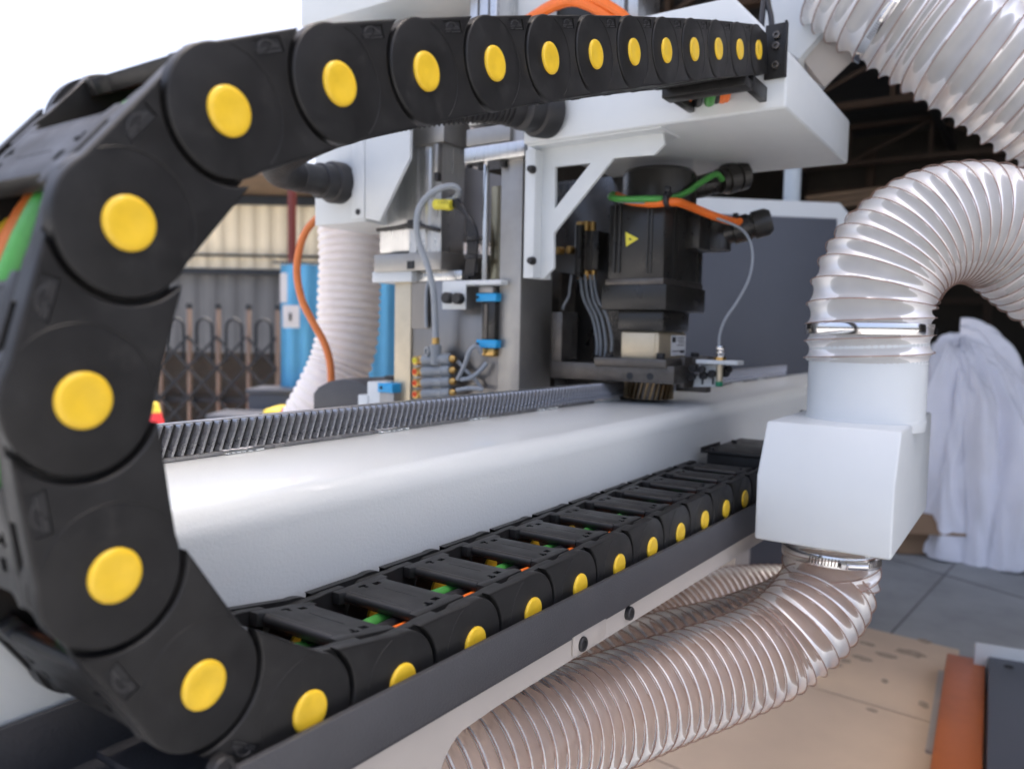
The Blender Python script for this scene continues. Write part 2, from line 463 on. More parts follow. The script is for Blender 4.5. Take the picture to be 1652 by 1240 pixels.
# blue curtain
D = 5.2
x0, z1 = yl(452, 426, D); x1, _ = yl(650, 426, D)
cu = yard_thing('blue_curtain', 'bright blue plastic strip curtain hanging behind the white ribbed hose', 'curtain', D)
n = 60; tb = bmesh.new(); vs = []
for i in range(n + 1):
    x = x0 + (x1 - x0) * i / n; y = .012 * math.sin(i * .8) + .012 * math.sin(i * .33 + 1)
    vs.append([tb.verts.new((x, y + q * .006, z)) for q, z in ((0, .12), (0, z1), (1, z1), (1, .12))])
for a, b in zip(vs, vs[1:]):
    for k in range(4): tb.faces.new((a[k], a[(k + 1) % 4], b[(k + 1) % 4], b[k]))
mb = MB(); mb._merge(tb); mb.build('hanging_sheet', 'curtain', cu, local=True)
MB().cyl((x0 - .05, 0, z1 + .012), (x1 + .1, 0, z1 + .012), .008, 12).build('curtain_rail', 'gatebar', cu, local=True)
for (a, b, c, d_, nm) in ((456, 492, 483, 529, 'square'), (452, 440, 463, 488, 'narrow')):
    xa, za = yl(a, b, D - .1); xb, zb = yl(c, d_, D - .1)
    p = yard_thing('paper_sheet', '%s white paper sheet hung on the blue curtain' % nm, 'paper', D - .1)
    mp_ = MB().box(xa, xb, 0, .004, zb, za).build('sheet', 'pinkpaper', p, local=True, smooth=False)
    if nm == 'square':
        MB().box((xa + xb) / 2 - .012, (xa + xb) / 2 + .004, -.006, -.001, (za * .45 + zb * .55) - .02, (za * .45 + zb * .55) + .03).build('hook', 'ink', p, local=True)
# traffic cone
D = 5.0
xc, zc = yl(247, 652, D)
t = yard_thing('traffic_cone', 'red traffic cone with a yellow tip in front of the folding gate', 'cone', D, xc)
MB().lathe((0, 0, .03), (0, 0, 1), [(0, .17), (zc - .08, .045), (zc - .08, 0)], 24).build('cone', 'conered', t, local=True)
MB().lathe((0, 0, zc - .05), (0, 0, 1), [(0, .045), (.06, .03), (.065, 0)], 24).build('tip', 'coneyel', t, local=True)
MB().box(-.2, .2, -.2, .2, 0, .03, bev=.008).build('base', 'conered', t, local=True)
# low clutter behind the rack
def crate(px, py, wd, h, m, label, D=4.6):
    x, z = yl(px, py, D)
    t = yard_thing('storage_crate', label, 'crate', D, x)
    zb = max(0, z - h)
    MB().box(-wd / 2, wd / 2, 0, .3, 0, z, bev=.01).build('bin', m, t, local=True)
    MB().box(-wd / 2 - .012, wd / 2 + .012, -.012, .312, z - .035, z - .002, bev=.006).build('rim', m, t, local=True)
crate(385, 669, .36, .2, 'dkgrey2', 'slate blue crate before the folding gate, left of the yellow crate')
crate(445, 661, .12, .2, 'coneyel', 'small yellow crate behind the gear rack')
crate(470, 657, .10, .2, 'conered', 'small red crate beside the small yellow crate', 4.5)
crate(492, 652, .12, .2, 'tag', 'pale yellow crate at the foot of the white ribbed hose', 4.7)
crate(478, 628, .62, .2, 'dkgrey2', 'large blue grey crate under the blue curtain', 5.0)

# ---- right: dark open shed
CX0 = .5
def shed():
    s = thing('open_shed', 'deep dark open shed with brown trusses behind the machine', 'building', (0, 0, 0))
    X0, X1, Y0, Y1 = 2.6, 11.5, -9.0, 2.6
    def roofz(x): return 3.6 + .02 * (x - X0)
    t = bmesh.new(); vs = []; n = 240
    for i in range(n + 1):
        x = X0 + (X1 - X0) * i / n; dz = .035 if (i % 4) in (1, 2) else 0
        vs.append([t.verts.new((x, yy, roofz(x) + dz + q)) for yy, q in ((Y0, 0), (Y1, 0), (Y1, .03), (Y0, .03))])
    for a, b in zip(vs, vs[1:]):
        for k in range(4): t.faces.new((a[k], a[(k + 1) % 4], b[(k + 1) % 4], b[k]))
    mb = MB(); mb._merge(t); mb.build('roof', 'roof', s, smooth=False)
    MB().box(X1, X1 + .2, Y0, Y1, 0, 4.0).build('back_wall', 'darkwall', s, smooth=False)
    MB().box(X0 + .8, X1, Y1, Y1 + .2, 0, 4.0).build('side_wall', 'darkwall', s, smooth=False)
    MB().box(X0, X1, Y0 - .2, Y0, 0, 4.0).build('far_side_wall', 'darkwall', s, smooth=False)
    MB().box(CX0, 2.45, -2.2, Y1, 3.58, 3.62).build('unseen_canopy', 'roof', s, smooth=False)  # unseen canopy, added and sized to cut the light from overhead
    # trusses running along y
    for X in (4.6, 7.4, 10.2):
        zt, zb = roofz(X) - .12, roofz(X) - .62
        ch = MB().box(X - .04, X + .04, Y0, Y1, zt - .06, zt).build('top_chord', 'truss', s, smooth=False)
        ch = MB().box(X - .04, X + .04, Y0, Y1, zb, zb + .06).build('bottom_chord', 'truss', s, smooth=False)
        y = Y0; k = 0
        wm = None
        while y < Y1 - .5:
            if k % 2 == 0: a, b = (y, zb + .05), (y + .9, zt - .05)
            else: a, b = (y, zt - .05), (y + .9, zb + .05)
            MB().tube([(X, a[0], a[1]), (X, b[0], b[1])], .022, 6).build('truss_web', 'truss', s)
            MB().box(X - .025, X + .025, y - .02, y + .02, zb + .06, zt - .06).build('truss_strut', 'truss', s, smooth=False)
            y += .9; k += 1
    for Y in (-7, -4.4, -1.8, .8):
        MB().box(X0, X1, Y - .04, Y + .04, roofz(X0) - .13, roofz(X0) - .015).build('purlin', 'roof', s, smooth=False)
    # girts and posts on the back wall
    for z in (1.5, 2.35, 3.0):
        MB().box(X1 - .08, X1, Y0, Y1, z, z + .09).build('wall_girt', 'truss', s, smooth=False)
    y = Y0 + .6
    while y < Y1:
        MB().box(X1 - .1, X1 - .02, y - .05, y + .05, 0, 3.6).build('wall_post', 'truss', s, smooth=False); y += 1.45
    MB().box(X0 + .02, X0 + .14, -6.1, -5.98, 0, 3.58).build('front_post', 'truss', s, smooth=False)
shed()
# timber stack just under the roof line at the back
t = thing('timber_stack', 'stack of orange brown timber boards far back in the dark shed', 'timber', at(1395, 330, 'x', 6.5))
base = at(1395, 330, 'x', 6.5)
for k in range(3):
    a = at(1300, 338 - k * 9, 'x', 6.5); b = at(1425, 322 - k * 9, 'x', 6.5)
    MB().hull8([a + Vector((0, 0, -.018)), a + Vector((.25, 0, -.018)), a + Vector((.25, 0, .018)), a + Vector((0, 0, .018))],
               [b + Vector((0, 0, -.018)), b + Vector((.25, 0, -.018)), b + Vector((.25, 0, .018)), b + Vector((0, 0, .018))]).build('board', 'eave', t, smooth=False)
MB().box(base.x + .05, base.x + .2, base.y - .1, base.y + .1, 0, base.z - .03).build('stand', 'truss', t, smooth=False)

# white foam sheets heap
def cloth_heap(cx, cy, rx_, ry_, h, seed, label, lean=(0, 0)):
    tb = bmesh.new(); nu, nv = 200, 90; rows = []
    for j in range(nv + 1):
        v = j / nv
        row = []
        for i in range(nu):
            th = 2 * math.pi * i / nu
            q = noise.noise(Vector((math.cos(th) * 1.3, math.sin(th) * 1.3, seed + v * .5)))
            fold = 1.1 * (abs(noise.noise(Vector((math.cos(th) * 2.3 + v * 1.2, math.sin(th) * 2.3 - v * .9, seed * 2.1 + v * 1.3)))) * 2 - .45)
            fine = abs(noise.noise(Vector((math.cos(th) * 7 + v * 3.5, math.sin(th) * 7, seed + 4 + v * 4.2)))) * 2 - .4
            rr = (v ** .72) * (1 + .22 * q) + fold * .26 * v + fine * .05 * (v + .15)
            z = h * (1 - v ** 1.7) * (1 + .15 * q) + .10 * fold * math.sin(v * 3.1) + .03 * fine
            if v > .9: rr += .09 * (v - .9) * 10 * (.5 + fold)
            row.append(tb.verts.new((cx + rx_ * rr * math.cos(th) + lean[0] * (1 - v), cy + ry_ * rr * math.sin(th) + lean[1] * (1 - v), max(.004 + .03 * max(0, fold + .3) * (v > .8), z))))
        rows.append(row)
    for a, b in zip(rows, rows[1:]):
        for i in range(nu): tb.faces.new((a[i], a[(i + 1) % nu], b[(i + 1) % nu], b[i]))
    mb = MB(); mb._merge(tb)
    o = mb.build('foam_sheet_heap', 'cloth', None, label, 'foam sheet', group='heaps of white foam sheet', sharp=180, origin=(cx, cy, 0))
    return o
cloth_heap(4.35, -.06, .44, .48, 1.06, 3.1, 'tall heap of crumpled white foam sheet on the concrete behind the white hood', (0, .12))
_p2 = at(1648, 868, 'z', 0)
cloth_heap(_p2.x + .3, _p2.y - .05, .36, .30, .62, 8.7, 'lower heap of white foam sheet at the right edge of the photo')
# carton
p = at(1470, 893, 'z', 0)
t = thing('cardboard_carton', 'open brown cardboard carton on the concrete behind the white hood', 'carton', (p.x + .12, p.y, 0), rz=.5)
MB().box(-.13, .13, -.13, .13, .004, .2, bev=.004).build('carton_body', 'cardbox', t, local=True, smooth=False)
MB().hull8([(-.13, -.13, .2), (-.13, .13, .2), (-.13, .13, .205), (-.13, -.13, .205)], [(-.24, -.13, .13), (-.24, .13, .13), (-.24, .13, .135), (-.24, -.13, .135)]).build('flap', 'cardbox', t, local=True, smooth=False)
# grey cabinet and its pole
A = at(1098, 316, 'x', 2.30); 
pA, pB = deep(1100, 316, 2.55), deep(1352, 319, 2.62)
dirv = (pB - pA); dirv.z = 0; wdt = dirv.length; rz = math.atan2(dirv.y, dirv.x)
cb = thing('control_cabinet', 'large grey panelled cabinet with a white chamfered frame behind the black motor', 'cabinet', (pA.x, pA.y, 0), rz=rz)
zt = pA.z; fr_ = .055; ch = .045
wd2 = wdt + .055
outer = [(-.4, .02), (wd2, .02), (wd2, zt - ch), (wd2 - ch, zt), (-.4, zt)]
MB().prism(outer, 'y', 0, .5, bev=.006).build('cabinet_frame', 'white', cb, local=True)
MB().box(-.36, wd2 - .06, -.012, -.001, .08, zt - fr_, bev=.003).build('front_panel', 'dkgrey2', cb, local=True)
pp = deep(1278, 300, 2.9)
t = thing('white_pole', 'white round steel pole rising behind the grey cabinet', 'pole', (pp.x, pp.y, 0))
MB().cyl((pp.x, pp.y, 0), (pp.x, pp.y, 2.6), .030, 20).build('shaft', 'paleblue', t)
MB().box(pp.x - .09, pp.x + .09, pp.y - .09, pp.y + .09, 0, .012).build('foot_plate', 'paleblue', t)

# cardboard sheet, orange beam, blue grey panel, white angle on the floor
c1, c2, c3 = at(1385, 1008, 'z', .02), at(1548, 1047, 'z', .02), at(1508, 1238, 'z', .02)
ex = (c1 - c2).normalized(); 
far_l = c2 + ex * 2.6; dn = (c3 - c2).normalized(); near_r = c2 + dn * 2.2; near_l = far_l + dn * 2.2
cbs = thing('cardboard_sheet', 'wide tan cardboard sheet with dark scuffs lying on the concrete', 'cardboard', (c2.x, c2.y, 0))
def sheet(a, b, c, d, z0, z1, name, m, parent, **k):
    f = lambda p, z: Vector((p.x, p.y, z))
    return MB().hull8([f(p, z0) for p in (a, b, c, d)], [f(p, z1) for p in (a, b, c, d)]).build(name, m, parent, smooth=False, **k)
panels = (0, .62, 1.28, 2.2)
for a, b in zip(panels, panels[1:]):
    sheet(c2 + dn * (a + .003), far_l + dn * (a + .003), far_l + dn * (b - .003), c2 + dn * (b - .003), .006, .02, 'cardboard_panel', 'cardboard', cbs)
for k, (px, py, l, wd_) in enumerate(((1338, 1068, .09, .012), (1365, 1065, .03, .010), (1393, 1061, .07, .011), (1430, 1056, .06, .012), (1468, 1052, .09, .016), (1492, 1033, .04, .012), (1398, 1037, .05, .009), (1428, 1098, .02, .008), (1490, 1135, .03, .014), (1407, 1144, .03, .006))):
    p = at(px, py, 'z', .021); L_ = l / 2
    u = -ex
    prs = []
    for q in range(12):
        a = 2 * math.pi * q / 12; rj = .75 + .5 * random.random()
        prs.append((p + u * (L_ * math.cos(a) * rj)) + dn * (wd_ * 1.6 * math.sin(a) * rj))
    tb = bmesh.new(); lo_ = [tb.verts.new((v.x, v.y, .0202)) for v in prs]; hi_ = [tb.verts.new((v.x, v.y, .0212)) for v in prs]
    tb.faces.new(hi_)
    for q in range(12): tb.faces.new((lo_[q], lo_[(q + 1) % 12], hi_[(q + 1) % 12], hi_[q]))
    mb = MB(); mb._merge(tb); mb.build('scuff_mark', M['scuff'], cbs, smooth=False)
o1 = at(1528, 1052, 'z', .09); o2 = at(1590, 1062, 'z', .09); o3 = at(1500, 1240, 'z', .09)
od = (o3 - o1).normalized(); ox = Vector((od.y, -od.x, 0))
if ox.dot(o2 - o1) < 0: ox = -ox
wb_ = (o2 - o1).dot(ox)
ob = thing('orange_steel_beam', 'orange painted steel beam beside the cardboard sheet', 'steel beam', (o1.x, o1.y, 0))
f = lambda p, z: Vector((p.x, p.y, z))
MB().hull8([f(o1, .012), f(o1 + ox * wb_, .012), f(o1 + ox * wb_, .09), f(o1, .09)], [f(o1 + od * 2, .012), f(o1 + od * 2 + ox * wb_, .012), f(o1 + od * 2 + ox * wb_, .09), f(o1 + od * 2, .09)], bev=.004).build('beam_body', 'orangebeam', ob)
MB().hull8([f(o1 - ox * .02, .012), f(o1 - ox * .002, .012), f(o1 - ox * .002, .03), f(o1 - ox * .02, .03)], [f(o1 + od * .55 - ox * .02, .012), f(o1 + od * .55 - ox * .002, .012), f(o1 + od * .55 - ox * .002, .03), f(o1 + od * .55 - ox * .02, .03)]).build('edge_strip', 'frame', ob)
g1 = o1 + ox * (wb_ + .006)
gp = thing('grey_floor_panel', 'blue grey steel panel lying beside the orange beam', 'panel', (g1.x, g1.y, 0))
MB().hull8([f(g1 + od * .02, .012), f(g1 + od * .02 + ox * .8, .012), f(g1 + od * .02 + ox * .8, .12), f(g1 + od * .02, .12)], [f(g1 + od * 2, .012), f(g1 + od * 2 + ox * .8, .012), f(g1 + od * 2 + ox * .8, .12), f(g1 + od * 2, .12)], bev=.004).build('panel_sheet', 'dkgrey2', gp)
hp = g1 + od * .1 + ox * .05
MB().cyl(f(hp, .1195), f(hp, .1215), .012, 16).build('bolt_hole', 'ink', gp)
w1 = at(1575, 1050, 'z', .14); w2 = at(1650, 1062, 'z', .14)
wt = thing('white_angle_bracket', 'white angle bracket standing behind the blue grey floor panel', 'bracket', (w1.x, w1.y, 0))
wdv = (w2 - w1).normalized(); wnv = Vector((-wdv.y, wdv.x, 0)) 
if wnv.dot(Vector((1, .6, 0))) < 0: wnv = -wnv
w1b = w1 + wnv * .03
MB().hull8([f(w1b, .0), f(w1b + wdv * .30, .0), f(w1b + wdv * .30, .155), f(w1b, .155)], [f(w1b + wnv * .008, .0), f(w1b + wdv * .30 + wnv * .008, .0), f(w1b + wdv * .30 + wnv * .008, .155), f(w1b + wnv * .008, .155)], bev=.002).build('angle_plate', 'white', wt)
MB().cyl(f(w1b + wdv * .16 - wnv * .001, .12), f(w1b + wdv * .16 + wnv * .001, .12), .008, 12).build('bolt_hole', 'ink', wt)

# ================================================================== MACHINE BED
bed = thing('machine_bed', 'long pale grey machine bed with a rounded top edge and white lower skirt', 'machine bed', (0.6, .3, 0))
ZT, YF, RB = .945, .110, .020
prof = [(YF, .79)] + [(YF + RB - RB * math.cos(a), ZT - RB + RB * math.sin(a)) for a in [math.pi / 2 * k / 12 for k in range(13)]]
prof += [(.289 - RB + RB * math.sin(a), ZT - RB + RB * math.cos(a)) for a in [math.pi / 2 * k / 6 for k in range(7)]] + [(.289, .79)]
MB().prism(prof, 'x', -1.2, 2.25).build('beam', 'beam', bed, sharp=50)
# weld strip on the far end of the top and welded tabs under the rack
for i, px in enumerate((387, 408, 575, 592, 780, 840, 880)):
    pass
# skirt: strip under the tray and the wide panel to the left
STRIP = [(.140, .802), (.140, .8285), (.90, .8095), (.90, .79)]
c0 = at(705, 1240, 'y', 0.012)
# skirt: one sheet with an opening that has a rounded corner
xo = at(705, 1215, 'y', -.004).x
sk = [(-1.2, .02), (-1.2, .8335), (-.005, .8335), (.90, .809), (.90, .788), (xo + .06, .8085)]
sk += [(xo + .03 - .03 * math.sin(a), .7785 + .03 * math.cos(a)) for a in [math.pi / 2 * k / 8 for k in range(9)]][1:] + [(xo, .02)]
MB().prism(sk, 'y', -.004, .004).build('skirt', 'frame', bed, sharp=60)
MB().box(-1.2, 2.2, .42, .58, .45, .90).build('lower_beam', 'frame', bed)
for lx in (-.9, 2.05): MB().box(lx, lx + .14, .43, .57, 0, .45).build('leg', 'frame', bed)
for px, py in ((1012, 988), (935, 1037), (352, 1237)):
    p = at(px, py, 'y', -.004)
    MB().lathe((p.x, -.0064, p.z), (0, -1, 0), [(-.003, 0), (-.003, .0058), (.0012, .0058), (.0022, .005), (.0022, .0032), (.0010, .0030), (.0010, 0)], 20).build('skirt_bolt', 'rubber', bed)
p = at(924, 1037, 'y', -.004)
MB().box(p.x - .002, p.x + .05, -.0062, -.0041, p.z - .0095, p.z + .0085, bev=.0008).build('joint_plate', 'frame', bed)

p = at(1291, 666, 'y', YF)
MB().cyl((p.x, YF, p.z), (p.x, YF - .008, p.z), .006, 14, .001).build('bed_bolt', 'rubber', bed)
# ---- cable tray
tray = thing('cable_tray', 'dark grey textured steel tray holding the lower run of the cable chain', 'cable tray', (.36, .05, .83))
MB().prism([(-.004, .834), (-.004, .8622), (.95, .8425), (.95, .807)], 'y', -.0085, -.0045, bev=.0006).build('front_lip', 'dkgrey', tray)
MB().prism([(-.004, .829), (-.004, .8335), (.95, .809), (.95, .805)], 'y', -.0044, .1045).build('tray_floor', 'dkgrey', tray)
MB().box(-1.2, .95, .1046, .1085, .826, .863, bev=.0006).build('rear_lip', 'dkgrey', tray)
MB().box(-1.2, -.0045, .088, .1045, .8262, .830).build('rear_ledge', 'dkgrey', tray)

# ================================================================== GEAR RACK
rack = thing('gear_rack', 'long helical steel gear rack lying on the bed top', 'gear rack', (.6, .27, ZT))
RY0, RZ0, RZ1 = .262, .9488, .9738
RX0, RX1, TP = -.16, 1.895, .0085
MB().box(RX0, RX1, RY0 + .0056, RY0 + .0170, RZ0, RZ1, bev=.0004, seg=1).build('rack_bar', 'steel', rack)
MB().box(RX0 + .001, RX1 - .001, RY0 + .0040, RY0 + .0056, RZ0 + .0002, RZ1 - .0008).build('tooth_root', M['rootdark'], rack)  # darker strip behind the teeth, gives the gaps more contrast
sl = .0090
def tooth_mesh(mb):
    b, tp_, dp = .0030, .0011, .0052
    lo_ = [(-b, RY0 + .0046), (-tp_, RY0), (tp_, RY0), (b, RY0 + .0046)]
    za, zb = RZ0 + .0003, RZ1 - .0004
    zt_ = zb - .0012
    ax0, ax1 = -sl / 2, sl / 2
    A = [Vector((x + ax0, y, za)) for x, y in lo_]; B = [Vector((x + ax1, y + (.0008 if 0 else 0), zb)) for x, y in lo_]
    mb.hull8(A, B, 0)
mb = MB(); tooth_mesh(mb)
nt_ = int((RX1 - RX0 - .012) / TP)
first = None
for k in range(nt_):
    x = RX0 + .007 + k * TP
    if first is None:
        first = mb.build('tooth', 'tooth', None, smooth=False); first.parent = rack
        first.location = (x - .6, -.27, -ZT)
    else: copy_of(first, 'tooth', rack, (x - .6, -.27, -ZT))
# foot strips with gaps (the rack sits on a stepped pad)
segs = []
for a, b in ((100, 363), (428, 612), (658, 757), (790, 867), (898, 960), (1000, 1075), (1092, 1140), (1160, 1180), (1198, 1222), (1232, 1252)):
    segs.append((at(a, 745 - .115 * (a - 265) if a < 900 else 655, 'y', RY0).x, at(b, 745 - .115 * (b - 265) if b < 900 else 655, 'y', RY0).x))
segs[0] = (RX0, segs[0][1])
for a, b in segs:
    MB().box(a, b, RY0 + .001, RY0 + .016, ZT + .0003, RZ0, bev=.0004, seg=1).build('rack_pad', 'steel', rack)
for (a, b), (c, d) in zip(segs, segs[1:]):
    mb = MB()
    for q in range(7):
        xx = b + (c - b) * (q + .5) / 7 + random.uniform(-.001, .001)
        mb.box(xx - .0022, xx + .0024, RY0 - random.uniform(0, .003), RY0 + .012, ZT + .0002, ZT + random.uniform(.0012, .0024), bev=.0007, seg=1)
    mb.build('weld_bead', 'beam', rack)

# ================================================================== CABLE CHAIN
Z0 = 1.138
JT = [(0.6986, .2332), (.6342, .2146), (.5699, .1958), (.5059, .1761), (.442, .156), (.3781, .1359), (.3143, .1152), (.2508, .0941),
      (.1873, .0725), (.1241, .0503), (.0612, .0272), (0, 0), (-.0435, -.0509), (-.0614, -.1155), (-.051, -.1817), (-.014, -.2376),
      (.0433, -.2723), (.1096, -.2821)]
for k in range(1, 11): JT.append((.1096 + .067 * k, -.2821))
JT = [(x, z + Z0) for x, z in JT]
P_, HH, RD, RG, CW = .067, .0268, .0275, .0302, .097
chain = thing('cable_chain', 'black plastic cable drag chain with yellow pin caps looping from tray to gantry', 'cable chain', (.3, .048, .86))
a0 = math.asin(HH / RD)
def outer_plate():
    pts = arc(0, 0, RD, a0, 2 * math.pi - a0, 40)            # disc end, over the far (u<0) side
    ac = math.asin(HH / RG)
    pts = [(RD * math.cos(a), RD * math.sin(a)) for a in [a0 + (2 * math.pi - 2 * a0) * k / 40 for k in range(41)]]
    cc = [(P_ - RG * math.cos(ac - 2 * ac * k / 26), -RG * math.sin(ac - 2 * ac * k / 26)) for k in range(27)]
    cc[0] = (cc[0][0] - .0008, cc[0][1])
    return pts + cc
def inner_tongue():
    a1 = math.asin(.0255 / .0278)
    pts = [(P_ + .0278 * math.cos(-a1 + 2 * a1 * k / 30), .0278 * math.sin(-a1 + 2 * a1 * k / 30)) for k in range(31)]
    # body part runs back to u = .028
    return [(.0285, -HH + .0006), (.044, -HH + .0006), (.050, -.0256)] + pts + [(.050, .0256), (.044, HH - .0006), (.0285, HH - .0006)]
def plate_mesh(y0, sgn, hole=None, depth=.0012):
    """outer plate with rounded rims; the face lies at y0 and the body runs to y0 + sgn * .0062; hole = recess (u0, u1, v0, v1) in the face"""
    from mathutils.geometry import tessellate_polygon
    P = [Vector((a, b, 0)) for a, b in outer_plate()]
    n = len(P)
    def inset(d):
        out = []
        for i in range(n):
            a, b, c = P[i - 1], P[i], P[(i + 1) % n]
            e1 = (b - a).normalized(); e2 = (c - b).normalized()
            n1 = Vector((-e1.y, e1.x, 0)); n2 = Vector((-e2.y, e2.x, 0))
            m = (n1 + n2); m = m / max(.35, m.length_squared) * 2 if 0 else m.normalized() / max(.6, (n1 + n2).normalized().dot(n1))
            out.append(b + m * d)
        return out
    bm = bmesh.new()
    R = .0012
    loops = [(0, .0062)] + [(R * (1 - math.cos(a)), R * (1 - math.sin(a))) for a in [math.pi / 2 * k / 4 for k in range(5)]]
    # ccw polygon check: inset must go inwards
    area = sum(P[i - 1].x * P[i].y - P[i].x * P[i - 1].y for i in range(n))
    k_ = 1 if area > 0 else -1
    rings = []
    for d, dep in loops:
        rings.append([bm.verts.new((p.x, y0 + sgn * dep, p.y)) for p in inset(d * k_)])
    for a, b in zip(rings, rings[1:]):
        for i in range(n): bm.faces.new((a[i], a[(i + 1) % n], b[(i + 1) % n], b[i]))
    bm.faces.new(rings[0])
    face = inset(R * k_)
    if hole:
        u0, u1, v0, v1 = hole
        H = [Vector(q) for q in ((u0, v0, 0), (u0, v1, 0), (u1, v1, 0), (u1, v0, 0))]
        hv = [bm.verts.new((q.x, y0, q.y)) for q in H]; fv = [bm.verts.new((q.x, y0 + sgn * depth, q.y)) for q in H]
        allv = rings[-1] + hv
        for tri in tessellate_polygon([face, H]):
            try: bm.faces.new([allv[q] for q in tri])
            except ValueError: pass
        for i in range(4): bm.faces.new((hv[i], hv[(i + 1) % 4], fv[(i + 1) % 4], fv[i]))
        bm.faces.new(fv)
    else: bm.faces.new(rings[-1])
    bmesh.ops.recalc_face_normals(bm, faces=list(bm.faces))
    mb = MB(); mb._merge(bm); return mb
def crossbar_poly():
    yL, yR, s, r = .0128, CW - .0128, .0065, .005
    pts = [(-.005, yL), (.040, yL), (.040, yL + s)]
    pts += [(.040 + .0 - .0 + r * 0 - 0, yL + s)] if 0 else []
    pts += [(.040 - r * math.sin(a), yL + s + r - r * math.cos(a)) for a in [math.pi / 2 * k / 5 for k in range(1, 6)]]
    pts += [(.035, yR - s - r)] + [(.035 + r - r * math.cos(a), yR - s - r + r * math.sin(a)) for a in [math.pi / 2 * k / 5 for k in range(1, 6)]]
    pts += [(.040, yR), (-.005, yR), (-.005, yR - s)]
    pts += [(-.005 + r * math.sin(a), yR - s - r + r * math.cos(a)) for a in [math.pi / 2 * k / 5 for k in range(1, 6)]]
    pts += [(0, yL + s + r)] + [(-r + r * math.cos(a), yL + s + r - r * math.sin(a)) for a in [math.pi / 2 * k / 5 for k in range(1, 6)]]
    return pts
body0 = plate_mesh(0, 1, (.0232, .0396, .0180, .0246)).build('link', 'plastic', chain, local=True, sharp=32)
plate2 = plate_mesh(CW, -1).build('side_plate', 'plastic', body0, local=True, sharp=32)
inn1 = MB().prism(inner_tongue(), 'y', .0064, .0125, bev=.0004, seg=1).build('inner_plate', 'plastic', body0, local=True, sharp=40)
inn2 = MB().prism(inner_tongue(), 'y', CW - .0125, CW - .0064, bev=.0004, seg=1).build('inner_plate', 'plastic', body0, local=True, sharp=40)
# raised rim line of the disc on the body side
rim0 = MB().tube([(RD * math.cos(a), -.00005, RD * math.sin(a)) for a in [R_(64) - R_(128) * k / 30 for k in range(31)]], .00032, 6).build('disc_rim', 'plastic', body0, local=True)
# yellow cap
cap0 = MB().lathe((0, .0005, 0), (0, -1, 0), [(0, 0), (0, .01035), (.0013, .01035), (.0018, .0101), (.0022, .0094), (.0023, .008), (.0021, .005), (.0019, .0025), (.0018, 0)], 48).build('pin_cap', 'yellow', body0, local=True, sharp=60)
cap1 = MB().lathe((0, CW - .0005, 0), (0, 1, 0), [(0, 0), (0, .01035), (.0016, .01035), (.0027, .0094), (.0029, .007), (.0021, 0)], 24).build('pin_cap', 'yellow', body0, local=True, sharp=60)
cap2 = MB().lathe((0, CW - .0122, 0), (0, -1, 0), [(0, 0), (0, .0085), (.002, .008), (.002, 0)], 20).build('pin_end', 'yellow', body0, local=True, sharp=60)
# emblem relief (arch over three bars) inside the recess
em = MB()
em.tube([(.0262, .0007, .0215), (.0275, .0007, .0232), (.0300, .0007, .0241), (.0325, .0007, .0239), (.0348, .0007, .0228), (.0360, .0007, .0214)], .0004, 6)
for (a, b, z) in ((.0245, .0305, .0206), (.0318, .038, .0206), (.0245, .0285, .0194), (.030, .0385, .0190), (.0335, .0375, .0216)):
    em.box(a, b, .0003, .00100, z - .0003, z + .0003)
em0 = em.build('emblem', 'emblem', body0, local=True)
em1 = MB().box(.0233, .0395, .00105, .00118, .0181, .0245).build('emblem_field', 'plastic_in', body0, local=True, smooth=False)
# crossbars (outer side at +v, inner side at -v)
def cbar(side):
    mb = MB()
    v0, v1 = (.0185, .0262) if side > 0 else (-.0262, -.0185)
    mb.prism(crossbar_poly(), 'z', v0, v1, bev=.0005, seg=2)
    # stiffening wall below the rounded lip
    return mb
cb_ = []
for side in (1, -1):
    o = cbar(side).build('crossbar', 'plastic', body0, local=True, sharp=40)
    v = .0262 * side
    for (u, y, du, dy) in ((.0105, .0235, .0028, .0022), (.0205, .0200, .0030, .0012), (.0105, CW - .0235, .0028, .0022), (.0205, CW - .0200, .0030, .0012), (.020, .0215, .0012, .003), (.020, CW - .0215, .0012, .003)):
        ct = MB().box(u - du, u + du, y - dy, y + dy, min(v, v - side * .003) - (.002 if side < 0 else 0), max(v, v - side * .003) + (.002 if side > 0 else 0)).build('cut', 'plastic', None, local=True)
        boolean(o, ct)
    ct = MB().box(.0145, .0150, .034, .063, min(v - side * .0006, v + side * .001), max(v - side * .0006, v + side * .001)).build('cut', 'plastic', None, local=True)
    boolean(o, ct)
    cb_.append(o)
    lp = MB().tube([(.0338, .0215, side * .0228), (.0338, CW - .0215, side * .0228)], .0036, 14).build('bar_lip', 'plastic', body0, local=True, sharp=60)
    cb_.append(lp)
    o2 = MB().box(.024, .030, .045, .051, -.0170 if side < 0 else .0145, -.0145 if side < 0 else .0170).build('bar_clip', 'plastic_in', body0, local=True)
    cb_.append(o2)
kids = [plate2, inn1, inn2, rim0, cap0, cap1, cap2, em0, em1] + cb_
NJ = len(JT)
for k in range(1, NJ):
    x, z = JT[k]; xp, zp = JT[k - 1]
    ang = math.atan2(zp - z, xp - x)
    loc = Vector((x, 0, z)) - chain.location
    if k == 1: lk = body0; lk.location = loc; lk.rotation_euler = (0, -ang, 0)
    else:
        lk = copy_of(body0, 'link', chain, loc, (0, -ang, 0))
        for ch_ in kids: copy_of(ch_, ch_.name.split('.')[0], lk)
